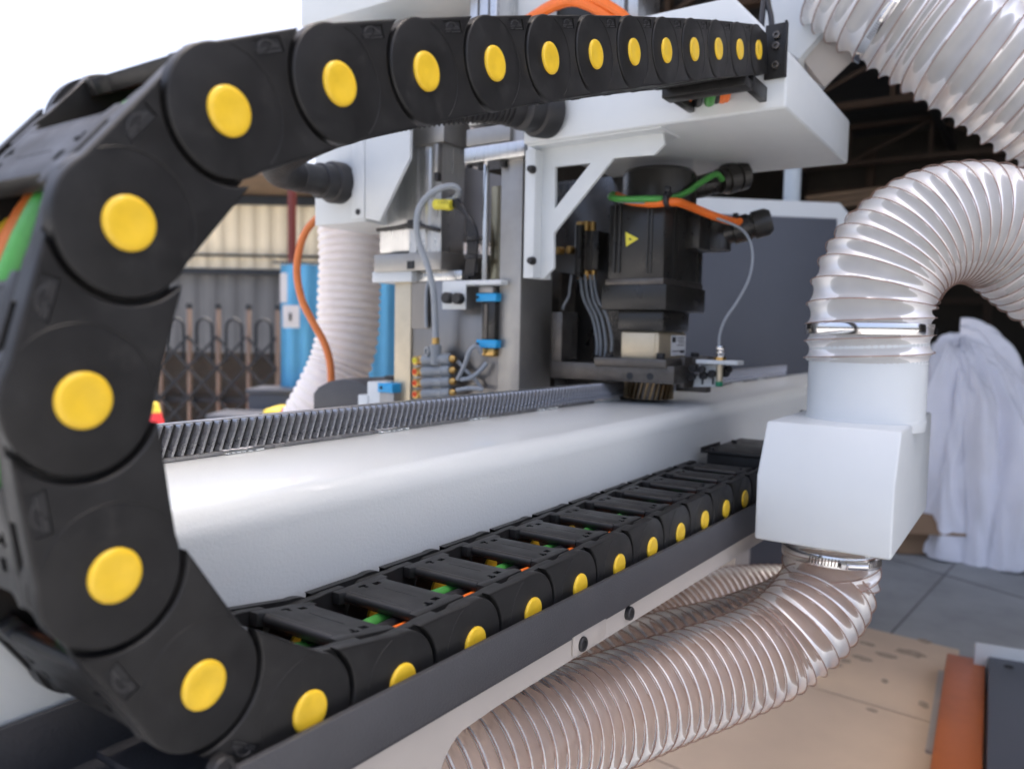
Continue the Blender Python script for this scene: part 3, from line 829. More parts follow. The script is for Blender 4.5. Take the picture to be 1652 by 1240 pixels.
# end link with fixing bracket at the gantry
x, z = JT[0]; ang = math.atan2(JT[0][1] - JT[1][1], JT[0][0] - JT[1][0])
eb = MB()
prof = [(RD * math.cos(a), RD * math.sin(a)) for a in [R_(62) + (2 * math.pi - R_(124)) * q / 36 for q in range(37)]]
prof = prof + [(.019, -.0262), (.036, -.0262), (.036, .018), (.024, .0215)]
eb.prism(prof, 'y', 0, .0062, bev=.0011); eb.prism(prof, 'y', CW - .0062, CW, bev=.0011)
eb.box(.0, .034, .0062, CW - .0062, -.0262, -.0225, bev=.001)
eb = eb.build('end_bracket', 'plastic', chain, local=True, sharp=40)
eb.location = Vector((x, 0, z)) - chain.location; eb.rotation_euler = (0, -ang, 0)
c = copy_of(cap0, 'pin_cap', eb)
EBX = .7415
fl = MB().box(EBX - .0045, EBX, -.021, .0045, z - .022, z + .040, bev=.0008).build('flange', 'plastic', chain)
fl2 = MB().box(EBX - .0085, EBX - .0046, -.0212, -.0185, z - .0225, z + .0405, bev=.0006).build('flange_rim', 'plastic', chain)
for zz in (z + .026, z + .014, z - .008):
    MB().lathe((EBX - .0045, -.009, zz), (-1, 0, 0), [(0, 0), (0, .0042), (.004, .0042), (.0045, .0036), (.0045, .002), (.002, .0018), (.002, 0)], 20).build('fixing_bolt', 'gunmetal', chain)
a = at(1105, 148, 'x', .69); 
bp = MB(); bp.box(.665, .690, .002, CW + .004, z - .047, z - .036, bev=.001); bp.box(.690, EBX - .001, .0005, .009, z - .047, z - .030, bev=.001); bp.box(.690, EBX - .001, CW - .008, CW, z - .047, z - .030, bev=.001)
bp.build('lower_end_plate', 'plastic', chain)
# end of the lower run: flat cover plate with bolts
x27, z27 = JT[-1]
ep = MB(); pz = .8915
q1, q2, q3 = at(1150, 727, 'z', pz), at(1232, 737, 'z', pz), at(1180, 707, 'z', pz)
ep.box(q1.x, q1.x + .16, .004, CW - .002, pz - .004, pz, bev=.0008)
ep.build('end_cover', 'plastic', chain)
MB().box(q1.x + .004, q1.x + .16, .008, CW - .006, .858, pz - .0042, bev=.001).build('end_block', 'plastic', chain)
MB().box(q1.x, q1.x + .07, CW - .0015, CW + .002, pz - .004, pz + .0035, bev=.0006).build('cover_lip', 'plastic', chain)
for bx in (q1.x + .006, q1.x + .1): MB().cyl((bx, CW - .012, pz), (bx, CW - .012, pz + .004), .004, 12, .0006).build('cover_bolt', 'rubber', chain)

# ---- cables lying in the chain
def along(off_v, y, k0, k1, wob, seed):
    pts = []
    for k in range(k0, k1 + 1):
        a_ = JT[max(k - 1, 0)]; b_ = JT[min(k + 1, NJ - 1)]
        tx, tz = b_[0] - a_[0], b_[1] - a_[1]; L_ = math.hypot(tx, tz)
        nx, nz = tz / L_, -tx / L_               # towards the outer side
        v = off_v + wob * noise.noise(Vector((k * .7, seed, 0))) * .6
        pts.append((JT[k][0] - nx * -v * -1 if 0 else JT[k][0] + nx * v, y + wob * noise.noise(Vector((k * .6, seed, 5))), JT[k][1] + nz * v))
    return pts
def chain_cable(off, y, r, m, label, seed, k0=1, k1=NJ - 1, wob=.004):
    pts = along(off, y, k0, k1, wob, seed)
    zq = JT[0][1]
    pts = [(.752, y + .03, zq - .036), (.728, y + .02, zq - .035), (.700, y + .008, zq - .027)] + pts
    o = MB().tube(pts, r, 12, .012).build('cable', m, None, label, 'cable', 'cables lying in the chain')
    return o
# outer side of the chain: sign test so that +v is away from the loop centre
s_out = -1 if (Vector((along(.01, 0, 13, 13, 0, 0)[0][0], 0, 0)) - Vector((JT[13][0], 0, 0))).x > 0 else 1
chain_cable(s_out * .0100, .045, .0068, 'green', 'thick green cable in the cable chain, showing at the left of the loop', 1)
chain_cable(s_out * .0085, .0290, .0052, 'orange', 'orange cable in the cable chain beside the thick green cable', 2)
chain_cable(s_out * .0020, .060, .0052, 'blackcable', 'black cable in the middle of the cable chain', 3)
chain_cable(s_out * .0050, .074, .0050, 'orange_d', 'dull orange cable in the cable chain nearest the bed', 4)
pcab = chain_cable(-s_out * .0145, .036, .0045, 'blackcable', 'thin black printed cable on top in the cable chain', 5)
chain_cable(-s_out * .0150, .0245, .0045, 'orange', 'orange cable in the cable chain nearest the yellow caps', 6)
chain_cable(-s_out * .0140, .0475, .0044, 'green', 'slim green cable lying between two black cables in the chain', 7)

def print_text(txt, size, m, parent, mw):
    cu_ = bpy.data.curves.new('print', 'FONT'); cu_.body = txt; cu_.size = size; cu_.align_x = 'CENTER'; cu_.align_y = 'CENTER'; cu_.extrude = .00003
    o = bpy.data.objects.new('print_text', cu_); COL.objects.link(o)
    dg = bpy.context.evaluated_depsgraph_get(); me = bpy.data.meshes.new_from_object(o.evaluated_get(dg))
    bpy.data.objects.remove(o); bpy.data.curves.remove(cu_)
    me.transform(mw); me.materials.append(M[m])
    o = bpy.data.objects.new('print_text', me); COL.objects.link(o); o.parent = parent
    return o
cpath = spline(along(-s_out * .0145, .036, 17, 22, .004, 5), .002)
for X_ in (.152, .219):
    cpt = min(cpath, key=lambda q: abs(q.x - X_)); nx_ = min(cpath, key=lambda q: abs(q.x - X_ - .006)); d_ = (nx_ - cpt).normalized()
    zz = Vector((0, 0, 1)); zz = (zz - d_ * zz.dot(d_)).normalized(); zz = (zz + Vector((0, -.35, 0))).normalized(); zz = (zz - d_ * zz.dot(d_)).normalized(); yy = zz.cross(d_)
    o_ = cpt + zz * .0047
    print_text('4G0.75', .0042, 'inkwhite', pcab, Matrix(((d_.x, yy.x, zz.x, o_.x), (d_.y, yy.y, zz.y, o_.y), (d_.z, yy.z, zz.z, o_.z), (0, 0, 0, 1))))

# ================================================================== GANTRY CARRIAGE
gan = thing('gantry_carriage', 'white gantry carriage box with chamfered front over the bed', 'gantry', (.9, .16, 1.315))
ga = [(-.0215, 1.315), (-.0215, 1.379), (.047, 1.456), (.345, 1.456), (.345, 1.315)]
MB().prism(ga, 'x', .742, 1.095, bev=.004, seg=3).build('carriage_box', 'white', gan)
# second panel continuing to the left, under the chain
# gusset bracket: plate with triangular hole, top flange and fixing bolts
XG = .772
def yz(px, py, X): 
    v = at(px, py, 'x', X); return (v.y, v.z)
gus = [yz(p[0], p[1], XG) for p in ((851, 228), (1068, 209), (1072, 232), (1055, 250), (990, 255), (893, 376), (893, 432), (877, 449), (851, 448))]
gt = thing('gusset_bracket', 'white triangular gusset plate with a triangular hole under the gantry carriage', 'bracket', (XG, .3, 1.2))
go = MB().prism(gus, 'x', XG, XG + .007, bev=.0012).build('gusset_plate', 'white', gt)
tri = [yz(p[0], p[1], XG) for p in ((895, 269), (953, 263), (895, 337))]
ctr = MB().prism([(a - .9, b - 1.2 + 0) if 0 else (a, b) for a, b in tri], 'x', XG - .02, XG + .03).build('cut', 'white', None)
boolean(go, ctr, local=False)
ga_, gb_ = yz(851, 226, .748), yz(1066, 207, .748)
MB().box(.748, XG + .04, gb_[0], ga_[0], ga_[1] - .009, ga_[1] - .001, bev=.0012).build('top_flange', 'white', gt)
s0, s1 = yz(848, 232, .752), yz(860, 448, .752)
MB().box(.752, XG + .03, s1[0], s0[0], s1[1], s0[1] - .009, bev=.001).build('side_flange', 'white', gt)
for px, py in ((860, 274), (860, 421)):
    p = at(px, py, 'x', .752)
    MB().lathe((.752, p.y, p.z), (-1, 0, 0), [(0, 0), (0, .006), (.003, .006), (.003, .0045), (.010, .0045), (.011, .0038), (.011, 0)], 20).build('fixing_bolt', 'rubber', gt)
# dust boot conduit with glands
gl = thing('black_conduit', 'black ribbed conduit looping between two glands on the gantry', 'conduit', (.745, .5, 1.32))
cp = [(.752, .727, 1.296), (.68, .722, 1.291), (.61, .705, 1.287), (.566, .650, 1.292), (.556, .56, 1.312), (.575, .46, 1.330), (.64, .36, 1.346), (.742, .303, 1.353)]
Pc = spline(cp, .0011)
nr = len(Pc); n = 24; tb = bmesh.new(); rings = []
for i, (c, (u, w_)) in enumerate(zip(Pc, frames(Pc))):
    ribbed = 90 < i < nr - 60
    ph = (i % 6) / 6
    r = .0215 + ((.0015 if ph < .5 else -.0012) if ribbed else .0028)
    rings.append([tb.verts.new(c + (u * math.cos(2 * math.pi * k / n) + w_ * math.sin(2 * math.pi * k / n)) * r) for k in range(n)])
for a, b in zip(rings, rings[1:]):
    for k in range(n): tb.faces.new((a[k], b[k], b[(k + 1) % n], a[(k + 1) % n]))
mb = MB(); mb._merge(tb); mb.build('ribbed_tube', 'rubber', gl, sharp=50)
for (x, y, z), dr in (((.757, .727, 1.296), (-1, -.02, -.07)), ((.742, .303, 1.353), (-1, .3, -.06))):
    MB().lathe((x, y, z), dr, [(0, 0), (0, .035), (.022, .035), (.026, .033), (.028, .029), (.05, .029), (.052, .026), (.052, 0)], 32).build('gland', 'rubber', gl)

# ================================================================== LEFT HEAD UNIT
XL = .757
hd = thing('head_housing', 'white sheet metal head housing with a slanted side plate left of the cylinder', 'housing', (XL, .7, 1.3))
b = fbox(508, 60, 590, 361, XL, .14)
MB().box(*b, bev=.002).build('housing_box', 'white', hd)
b2 = fbox(568, 60, 588, 353, XL - .004, .003)
MB().box(XL - .004, XL - .0006, b2[2], b2[3], b2[4], b2[5], bev=.0006).build('edge_flange', 'white', hd)
sp_ = [yz(p[0], p[1], XL - .003) for p in ((589, 60), (663, 60), (661, 254), (612, 357), (589, 352))]
MB().prism(sp_, 'x', XL - .003, XL + .004, bev=.0008).build('side_plate', 'white', hd)
p = at(578, 342, 'x', XL - .004)
MB().cyl((XL - .006, p.y, p.z), (XL - .0041, p.y, p.z), .005, 16).build('bolt_hole', 'ink', hd)
# upper hood boxes at the top of the frame
up = thing('upper_hood', 'white upper hood box above the cable chain at the top', 'hood', (.8, .7, 1.56))
h0 = at(485, 44, 'x', .77); h1 = at(760, 0, 'x', .77)
zs = at(485, 44, 'x', .77).z
MB().box(.77, 1.05, at(742, 30, 'x', .77).y, h0.y, zs, zs + .3, bev=.003).build('hood_box', 'white', up)
u2 = at(560, 26, 'x', .95)
MB().box(.90, 1.25, at(757, 20, 'x', .9).y, at(515, 30, 'x', .9).y, zs - .03, zs - .004, bev=.002).build('hood_underplate', 'frame', up)
p = at(721, 9, 'x', .9)
MB().cyl((.8985, p.y, p.z), (.8999, p.y, p.z), .005, 12).build('bolt_hole', 'ink', up)
# tall aluminium profile crossing the top
ap = thing('aluminium_column', 'tall aluminium guide column with a chrome rod beside the gusset bracket', 'column', (.80, .40, ZT))
b = fbox(757, -60, 800, 200, .80, .06)
o = MB().box(*b, bev=.002).build('upper_profile', 'alu', ap)
for px in (771, 788):
    q = fbox(px - 1.2, -60, px + 1.2, 200, .7995, .002)
    MB().box(.7988, .7996, q[2], q[3], q[4], q[5]).build('profile_groove', 'gunmetal', ap)
b = fbox(806, 188, 843, 634, .795, .09); MB().box(b[0], b[1], b[2], b[3], .78, b[5], bev=.0015).build('guide_post', 'alu_matt', ap)
b = fbox(819, 188, 843, 634, .7948, .004); MB().box(.7915, .7947, b[2], b[3], .78, b[5], bev=.0008).build('post_face', 'alu_matt', ap)
b = fbox(790, 300, 805, 600, .812, .03); MB().box(b[0], b[1], b[2], b[3], .78, b[5], bev=.001).build('brass_rail', 'brassrail', ap)
b = fbox(792, 460, 806, 640, .808, .0035); MB().box(b[0], b[1], b[2], b[3], .78, b[5], bev=.001).build('lower_rail', 'plate', ap)
p0, p1 = at(785, 255, 'x', .79), at(783, 452, 'x', .79)
MB().cyl((.79, p0.y, p1.z), (.79, p0.y, p0.z), .0048, 20).build('chrome_rod', 'chrome', ap)
b = fbox(752, 204, 823, 232, .785, .06); MB().box(*b, bev=.002).build('rod_block', 'alu_matt', ap)
b = fbox(748, 232, 846, 258, .775, .06); MB().box(*b, bev=.0025).build('clamp_block', 'alu', ap)
for px, py in ((758, 264), (812, 264), (777, 268)):
    p = at(px, py, 'x', .79); MB().cyl((.79, p.y, p.z - .006), (.79, p.y, p.z + .006), .0055, 14, .001).build('clamp_bolt', 'rubber', ap)

# pneumatic cylinder with profile barrel
pc = thing('pneumatic_cylinder', 'silver profile pneumatic cylinder with a black zip tie round it', 'cylinder', (.80, .55, 1.2))
b = fbox(661, 205, 713, 408, .80, .06)
yc, hw = (b[2] + b[3]) / 2, (b[3] - b[2]) / 2
pf = []
for a, r in ((-1, 0), (-.93, .0), (-.55, 0), (-.5, .004), (-.35, .004), (-.3, 0), (.0, 0), (.08, .004), (.2, .006), (.8, .006), (.9, .003), (1, 0)):
    pf.append((.80 + r, yc - a * hw))
pf += [(.86, yc - hw), (.86, yc + hw)]
t_ = MB().prism([(x, y) for x, y in pf], 'z', b[4], b[5], bev=0).build('barrel', 'alu', pc, sharp=25)
bl = fbox(612, 240, 662, 408, .81, .05)
MB().box(*bl, bev=.004).build('side_barrel', 'alu', pc)
b = fbox(666, 186, 716, 232, .793, .07); MB().box(*b, bev=.002).build('top_cap', 'alu_matt', pc)
b = fbox(603, 408, 711, 437, .785, .08); MB().box(*b, bev=.002).build('base_block', 'alu_matt', pc)
b = fbox(657, 421, 668, 434, .7845, .002); MB().box(.7835, .7849, b[2], b[3], b[4], b[5]).build('port', 'ink', pc)
b = fbox(698, 232, 706, 278, .79, .012); MB().box(*b, bev=.001).build('sensor_switch', 'alu_matt', pc)
b = fbox(700, 278, 706, 292, .79, .010); MB().box(*b, bev=.001).build('switch_cable_end', 'rubber', pc)
zt_ = thing('zip_tie', 'black zip tie wrapped round the silver pneumatic cylinder', 'zip tie', at(660, 366, 'x', .796))
q = [at(609, 371, 'x', .803), at(640, 367, 'x', .795), at(664, 362, 'x', .7925), at(690, 367, 'x', .795), at(709, 372, 'x', .80)]
MB().tube(q, .0036, 8, .004).build('strap', 'rubber', zt_)
p = at(664, 362, 'x', .7915); MB().box(p.x - .005, p.x + .003, p.y - .006, p.y + .006, p.z - .007, p.z + .007, bev=.001).build('buckle', 'rubber', zt_)

# drill head body: lit side plate, big milled plate, white top blocks
dh = thing('drill_head', 'milled metal drill head block with white top behind the pneumatic manifold', 'drill head', (.82, .5, ZT))
b = fbox(636, 436, 662, 700, .80, .10); MB().box(b[0], b[1], b[2], b[3], .78, b[5], bev=.001).build('side_plate', M['champagne'], dh)
b = fbox(656, 452, 808, 700, .803, .10); MB().box(.803, .90, b[2], b[3], .78, b[5], bev=.001).build('front_plate', 'plate', dh)
b = fbox(600, 437, 664, 455, .79, .11); MB().box(*b, bev=.0015).build('top_block', 'white', dh)
b = fbox(664, 437, 745, 453, .803, .11); MB().box(*b, bev=.0015).build('top_ledge', 'alu', dh)
b = fbox(655, 456, 690, 530, .8012, .0015); MB().box(*b).build('clear_cover', 'plate', dh)
# support plate with holes behind the black cable bundle
sp2 = thing('support_plate', 'grey sheet support plate with bolt holes behind the black cable bundle', 'plate', (.9, .45, 1.25))
poly = [yz(p[0], p[1], .90) for p in ((700, 262), (752, 268), (832, 290), (832, 395), (700, 375))]
MB().prism(poly, 'x', .90, .906, bev=.001).build('plate_sheet', mat('light_grey_sheet', (.34, .34, .36), .5, var=(4, .05)), sp2)
poly = [yz(p[0], p[1], .898) for p in ((700, 375), (832, 395), (832, 403), (700, 384))]
MB().prism(poly, 'x', .896, .95).build('plate_edge', 'frame', sp2)
for px, py in ((731, 296), (731, 357), (719, 369), (745, 320)):
    p = at(px, py, 'x', .90); MB().cyl((.8975, p.y, p.z), (.8996, p.y, p.z), .0055, 14).build('bolt', 'ink', sp2)
b = fbox(712, 410, 770, 440, .88, .06); MB().box(*b, bev=.002).build('terminal_block', 'alu_matt', sp2)
for px in (716, 733): 
    b = fbox(px, 424, px + 12, 440, .874, .005); MB().box(*b, bev=.001).build('terminal', 'rubber', sp2)
# angle bracket with two black knobs
ab = thing('angle_bracket', 'small white angle bracket with two black knobs in front of the milled plate', 'bracket', (.78, .43, 1.12))
b = fbox(714, 452, 808, 460, .772, .035); MB().box(*b, bev=.002).build('shelf', 'white', ab)
b = fbox(713, 454, 751, 499, .771, .003); MB().box(*b, bev=.001).build('face', 'white', ab)
for px, py in ((729, 481), (746, 482)):
    p = at(px, py, 'x', .771)
    MB().lathe((.7708, p.y, p.z), (-1, 0, 0), [(0, 0), (0, .005), (.004, .006), (.006, .009), (.016, .009), (.018, .0075), (.018, 0)], 20).build('knob', 'rubber', ab)
# black mini cylinder with blue ends
mc = thing('mini_cylinder', 'slim black air cylinder with two blue end caps beside the guide post', 'air cylinder', (.785, .41, 1.07))
b = fbox(777, 486, 798, 548, .785, .02); MB().box(*b, bev=.0015).build('cylinder_body', 'motor', mc)
b = fbox(781, 490, 786, 546, .7835, .002); MB().box(.7832, .7848, b[2], b[3], b[4], b[5]).build('tie_rod', 'gunmetal', mc)
for y0, y1 in ((473, 486), (548, 561)):
    b = fbox(768, y0, 800, y1, .781, .026); MB().box(*b, bev=.001).build('end_cap', 'blue', mc)
    p = at(771, (y0 + y1) / 2, 'x', .781); MB().cyl((.7795, p.y, p.z), (.7809, p.y, p.z), .0022, 12).build('cap_screw', 'ink', mc)
b = fbox(772, 461, 795, 473, .784, .02); MB().box(*b, bev=.002).build('lock_nut', 'alu_matt', mc)
b = fbox(777, 561, 797, 575, .786, .02); MB().box(*b, bev=.003).build('air_fitting', 'brass', mc)

# pneumatic manifold
mf = thing('air_manifold', 'grey four way air manifold with brass orange push fittings', 'manifold', (.77, .5, 1.0))
rows = ((581, 'tag'), (599, 'red'), (617, 'red'), (635, 'red'))
for py, ringm in rows:
    a = at(684, py, 'x', .775); b = at(728, py - 2, 'x', .775)
    rr_ = .0092
    m1 = MB().lathe(a, b - a, [(0, 0), (0, rr_), ((b - a).length * .3, rr_), ((b - a).length * .34, rr_ * .93), ((b - a).length * .66, rr_ * .93), ((b - a).length * .72, rr_ * 1.08), ((b - a).length * .8, rr_ * .95), ((b - a).length * .86, rr_ * 1.08), ((b - a).length, rr_ * .9), ((b - a).length, 0)], 24)
    m1.build('manifold_body', 'manifold', mf)
    d_ = (a - b).normalized()
    d2 = Vector((-1, .15, .02)).normalized()
    f0 = a + d_ * .0005
    fo = MB().lathe(f0, d_, [(0, 0), (0, .0085), (.006, .0085), (.0065, .0065), (.011, .0065), (.011, 0)], 20).build('push_fitting', 'brass', mf)
    c_ = a + d_ * .011 + Vector((-.006, 0, 0))
    MB().lathe(c_, d2, [(-.004, 0), (-.004, .0075), (.003, .0075), (.0035, .0065), (.0035, .0052), (.002, .005), (.002, 0)], 20).build('fitting_head', 'brass', fo)
    MB().lathe(c_, d2, [(.0021, .0048), (.0055, .0045), (.0055, .0026), (.0022, .0024)], 20).build('release_ring', ringm, fo)
    MB().lathe(b, -d_, [(0, 0), (0, .0062), (.005, .0062), (.009, .0035), (.009, 0)], 16).build('outlet_fitting', 'brass', mf)
a = at(703, 572, 'x', .772); MB().lathe(a, (0, 0, 1), [(-.016, 0), (-.016, .0085), (.004, .0085), (.004, .0092), (.016, .0092), (.017, .006), (.017, 0)], 24).build('inlet_body', 'manifold', mf)
a = at(703, 556, 'x', .772); MB().cyl(a, a + Vector((0, 0, .012)), .0062, 8, .001).build('inlet_fitting', 'brass', mf)
a = at(691, 567, 'x', .772); MB().lathe(a, (-1, .5, 0), [(-.01, 0), (-.01, .0085), (.004, .0085), (.004, .005), (.001, .005), (.001, 0)], 20).build('side_port', 'manifold', mf)

def hose_line(name, pts, r, m, label, cat, group=None, step=.006, n=10):
    return MB().tube(pts, r, n, step).build(name, m, None, label, cat, group)
A_ = lambda px, py, X=.775: at(px, py, 'x', X)
hose_line('air_tube', [A_(703, 556, .772), A_(702, 520, .77), A_(699, 470, .765), A_(690, 430, .76), A_(677, 395, .755), A_(672, 362, .75), A_(678, 332, .755), A_(700, 309, .765), A_(728, 300, .78), A_(741, 308, .79), A_(733, 321, .80), A_(716, 327, .80)], .0052, 'greytube', 'grey air tube looping up from the manifold to the yellow sleeve', 'tube')
hose_line('air_tube', [A_(738, 612, .775), A_(749, 590, .77), A_(757, 567, .768), A_(768, 558, .772), A_(777, 570, .782)], .0035, 'greytube', 'short grey air tube arching from the manifold towards the lower blue cap', 'tube')
hose_line('air_tube', [A_(744, 612, .775), A_(760, 609, .775), A_(775, 597, .782), A_(787, 582, .79)], .0035, 'greytube', 'grey air tube curving up from the third manifold outlet', 'tube')
hose_line('air_tube', [A_(737, 629, .775), A_(760, 626, .775), A_(785, 629, .785)], .0035, 'greytube', 'grey air tube running level from the lowest manifold outlet', 'tube')
hose_line('air_tube', [A_(738, 582, .785), A_(752, 598, .788), A_(766, 612, .79), A_(778, 628, .792)], .0030, 'greytube', 'thin grey air tube sloping down behind the level tube', 'tube')
hose_line('air_tube', [A_(692, 452, .80), A_(688, 470, .798), A_(687, 500, .798), A_(688, 530, .798)], .0028, 'greytube', 'thin grey air tube lying flat against the milled plate', 'tube')
# black cable bundle with yellow sleeve
for i in range(5):
    dx = (i - 2) * 3.0
    hose_line('black_cable', [A_(728, 318 + i * 2.5, .80), A_(742, 326 + i * 3.2, .795), A_(755 + dx * .5, 345 + i * 2, .79), A_(762 + dx, 375, .79), A_(762 + dx, 410, .79), A_(757 + dx, 450, .80)], .0034, 'blackcable',
              'black cable in the drooping bundle below the yellow sleeve', 'cable', 'black cables in the drooping bundle')
for (px, py) in ((764, 384), (762, 414)):
    t = thing('bundle_tie', '%s black zip tie round the black cable bundle' % ('upper' if py < 400 else 'lower'), 'zip tie', A_(px, py, .79))
    c_ = A_(px, py, .79)
    MB().lathe(c_ - Vector((0, 0, .004)), (0, 0, 1), [(0, .0115), (0, .0125), (.006, .0125), (.006, .0115)], 20).build('band', 'rubber', t)
    MB().box(c_.x - .004, c_.x + .004, c_.y - .026, c_.y - .011, c_.z - .004, c_.z + .003, bev=.001).build('tail', 'rubber', t)
ys = thing('yellow_sleeve', 'yellow heat shrink sleeve on the black cable bundle', 'sleeve', A_(715, 330, .80))
MB().cyl(A_(702, 330, .795), A_(729, 331, .795), .0085, 20, .001).build('sleeve', 'tag', ys)
for q in range(4):
    a = A_(708 + q * 4.5, 328, .7862); MB().box(a.x - .0002, a.x, a.y - .0006, a.y + .0006, a.z - .001, a.z + .0035).build('print_mark', 'ink', ys)

# white ribbed hose left and behind
def ribbed(name, pts, R, pitch, dep, m, label, n=36, per=6):
    P = spline(pts, pitch / per); tb = bmesh.new(); rings = []
    for i, (c, (u, w_)) in enumerate(zip(P, frames(P))):
        r = R - dep * (1 - abs(math.sin(math.pi * i / per))) 
        rings.append([tb.verts.new(c + (u * math.cos(2 * math.pi * k / n) + w_ * math.sin(2 * math.pi * k / n)) * r) for k in range(n)])
    for a, b in zip(rings, rings[1:]):
        for k in range(n): tb.faces.new((a[k], b[k], b[(k + 1) % n], a[(k + 1) % n]))
    mb = MB(); mb._merge(tb)
    o = mb.build(name, m, None, label, 'hose', 'white ribbed suction hoses', sharp=80)
    return o
D5 = 1.70
ribbed('ribbed_hose', [deep(563, 355, D5), deep(565, 420, D5), deep(563, 480, D5), deep(560, 540, D5), deep(548, 590, D5), deep(525, 640, D5 - .01), deep(495, 700, D5), deep(470, 780, D5)], .068, .0165, .0055, 'whitehose', 'white ribbed suction hose hanging below the head housing')
ribbed('ribbed_hose', [deep(738, 80, 1.9), deep(738, 160, 1.9), deep(740, 230, 1.9), deep(745, 300, 1.9), deep(752, 360, 1.92), deep(765, 440, 1.95)], .055, .024, .004, 'whitehose', 'white ribbed hose showing behind the aluminium column', per=8)
hose_line('orange_hose', [deep(560, 320, 1.60), deep(520, 345, 1.59), deep(491, 378, 1.58), deep(479, 430, 1.58), deep(486, 480, 1.58), deep(505, 520, 1.58), deep(523, 553, 1.58), deep(533, 590, 1.58), deep(534, 640, 1.58), deep(530, 700, 1.58)], .0074, 'orange_d', 'orange cable curving down past the white ribbed hose', 'cable', n=14)
# small dark rounded motor cover, white step block and blue cylinder behind the rack
rc = thing('rounded_cover', 'dark grey rounded motor cover just behind the gear rack', 'cover', (.9, .75, ZT))
cv = [yz(*p, .80) for p in ((505, 690), (505, 634), (513, 624), (530, 615), (552, 611), (575, 614), (597, 625), (601, 690))]
MB().prism(cv, 'x', .80, .95, bev=.003).build('cover_shell', 'dkgrey', rc)
sb = thing('step_block', 'white stepped block with a blue cylinder end at the foot of the drill head', 'block', (.80, .63, ZT))
b = fbox(592, 616, 618, 690, .782, .05); MB().box(b[0], b[1], b[2], b[3], .78, b[5], bev=.002).build('step', 'white', sb)
b = fbox(577, 637, 593, 690, .779, .05); MB().box(b[0], b[1], b[2], b[3], .78, b[5], bev=.002).build('low_step', 'white', sb)
b = fbox(610, 618, 634, 633, .780, .05); MB().box(.7785, b[1], b[2], b[3], b[4], b[5], bev=.001).build('blue_end', 'blue', sb)
b = fbox(612, 633, 635, 690, .781, .05); MB().box(b[0], b[1], b[2], b[3], .78, b[5], bev=.001).build('lower_body', 'alu_matt', sb)
b = fbox(620, 606, 634, 613, .80, .03); MB().box(*b, bev=.001).build('top_stub', 'rubber', sb)
p = at(615, 625, 'x', .7785); MB().cyl((.777, p.y, p.z), (.7784, p.y, p.z), .003, 10).build('screw', 'ink', sb)

# orange cables and valve pack above the carriage
for i, (a, b, c_) in enumerate((((885, 12), (935, -8), (1000, 22)), ((870, 22), (925, 2), (985, 30)))):
    hose_line('orange_cable', [at(a[0] - 20, a[1] + 12, 'x', .80), at(*a, 'x', .79), at(*b, 'x', .78), at(*c_, 'x', .79), at(c_[0] + 25, c_[1] + 35, 'x', .80)], .0075, 'orange', '%s of the two orange cables arching above the carriage box' % ('upper' if i == 0 else 'lower'), 'cable', 'orange cables above the carriage')
bd = thing('spindle_block', 'black and silver spindle block behind the orange cables at the top edge', 'spindle', (.9, .25, 1.5))
b = fbox(888, -60, 960, 60, .88, .08); MB().box(*b, bev=.003).build('dark_body', 'motor', bd)
b = fbox(962, -60, 1030, 40, .90, .08); MB().box(*b, bev=.003).build('silver_body', 'alu', bd)
for px in (978, 1008):
    b = fbox(px, -60, px + 5, 40, .8988, .001); MB().box(.8975, .8998, b[2], b[3], b[4], b[5]).build('groove', 'gunmetal', bd)
b = fbox(800, -60, 888, 40, .86, .05); MB().box(*b, bev=.003).build('white_cover', 'white', bd)
b = fbox(821, 14, 834, 28, .8585, .001); MB().box(.857, .8595, b[2], b[3], b[4], b[5]).build('slot', 'ink', bd)

# dark back plate and reflecting plate between guide post and motor
bk = thing('back_plate', 'dark polished steel back plate between the guide post and the motor bracket', 'plate', (.98, .3, ZT))
b = fbox(846, 225, 1010, 640, 1.02, .02); MB().box(b[0], b[1], b[2], b[3], .9455, 1.318, bev=.001).build('steel_plate', 'darksteel', bk)
b = fbox(842, 440, 905, 510, .93, .05); MB().box(*b, bev=.002).build('dark_block', 'gunmetal', bk)
b = fbox(842, 505, 892, 640, .94, .05); MB().box(b[0], b[1], b[2], b[3], .9455, b[5], bev=.001).build('lower_plate', 'darksteel', bk)
b = fbox(842, 578, 895, 640, .935, .004); MB().box(b[0], b[1], b[2], b[3], .9455, b[5], bev=.001).build('foot_plate', 'darksteel', bk)
# valve pack with tubes
vp = thing('valve_pack', 'black valve pack with brass fittings behind the gusset bracket', 'valve', (.93, .33, 1.15))
b = fbox(934, 372, 965, 436, .93, .04); MB().box(*b, bev=.003).build('valve_body', 'motor', vp)
for px in (944, 954): 
    q = fbox(px, 373, px + 1.5, 435, .9296, .001); MB().box(.9288, .9299, q[2], q[3], q[4], q[5]).build('groove', 'gunmetal', vp)
for (px, py) in ((936, 366), (946, 365), (956, 366), (935, 442), (946, 443), (957, 443)):
    p = at(px, py, 'x', .945); MB().cyl(p - Vector((0, 0, .008)), p + Vector((0, 0, .008)), .0062, 10, .001).build('brass_fitting', 'brass', vp)
for (px, py) in ((908, 405), (925, 404)):
    p = at(px, py, 'x', .935); MB().cyl(p, p + Vector((-.012, .004, 0)), .0065, 12, .001).build('side_fitting', 'brass', vp)
p = at(935, 393, 'x', .93); MB().lathe(p + Vector((0, 0, -.055)), (0, 0, 1), [(0, 0), (0, .008), (.03, .008), (.032, .0095), (.036, .008), (.085, .0075), (.085, 0)], 18).build('regulator_stem', 'motor', vp)
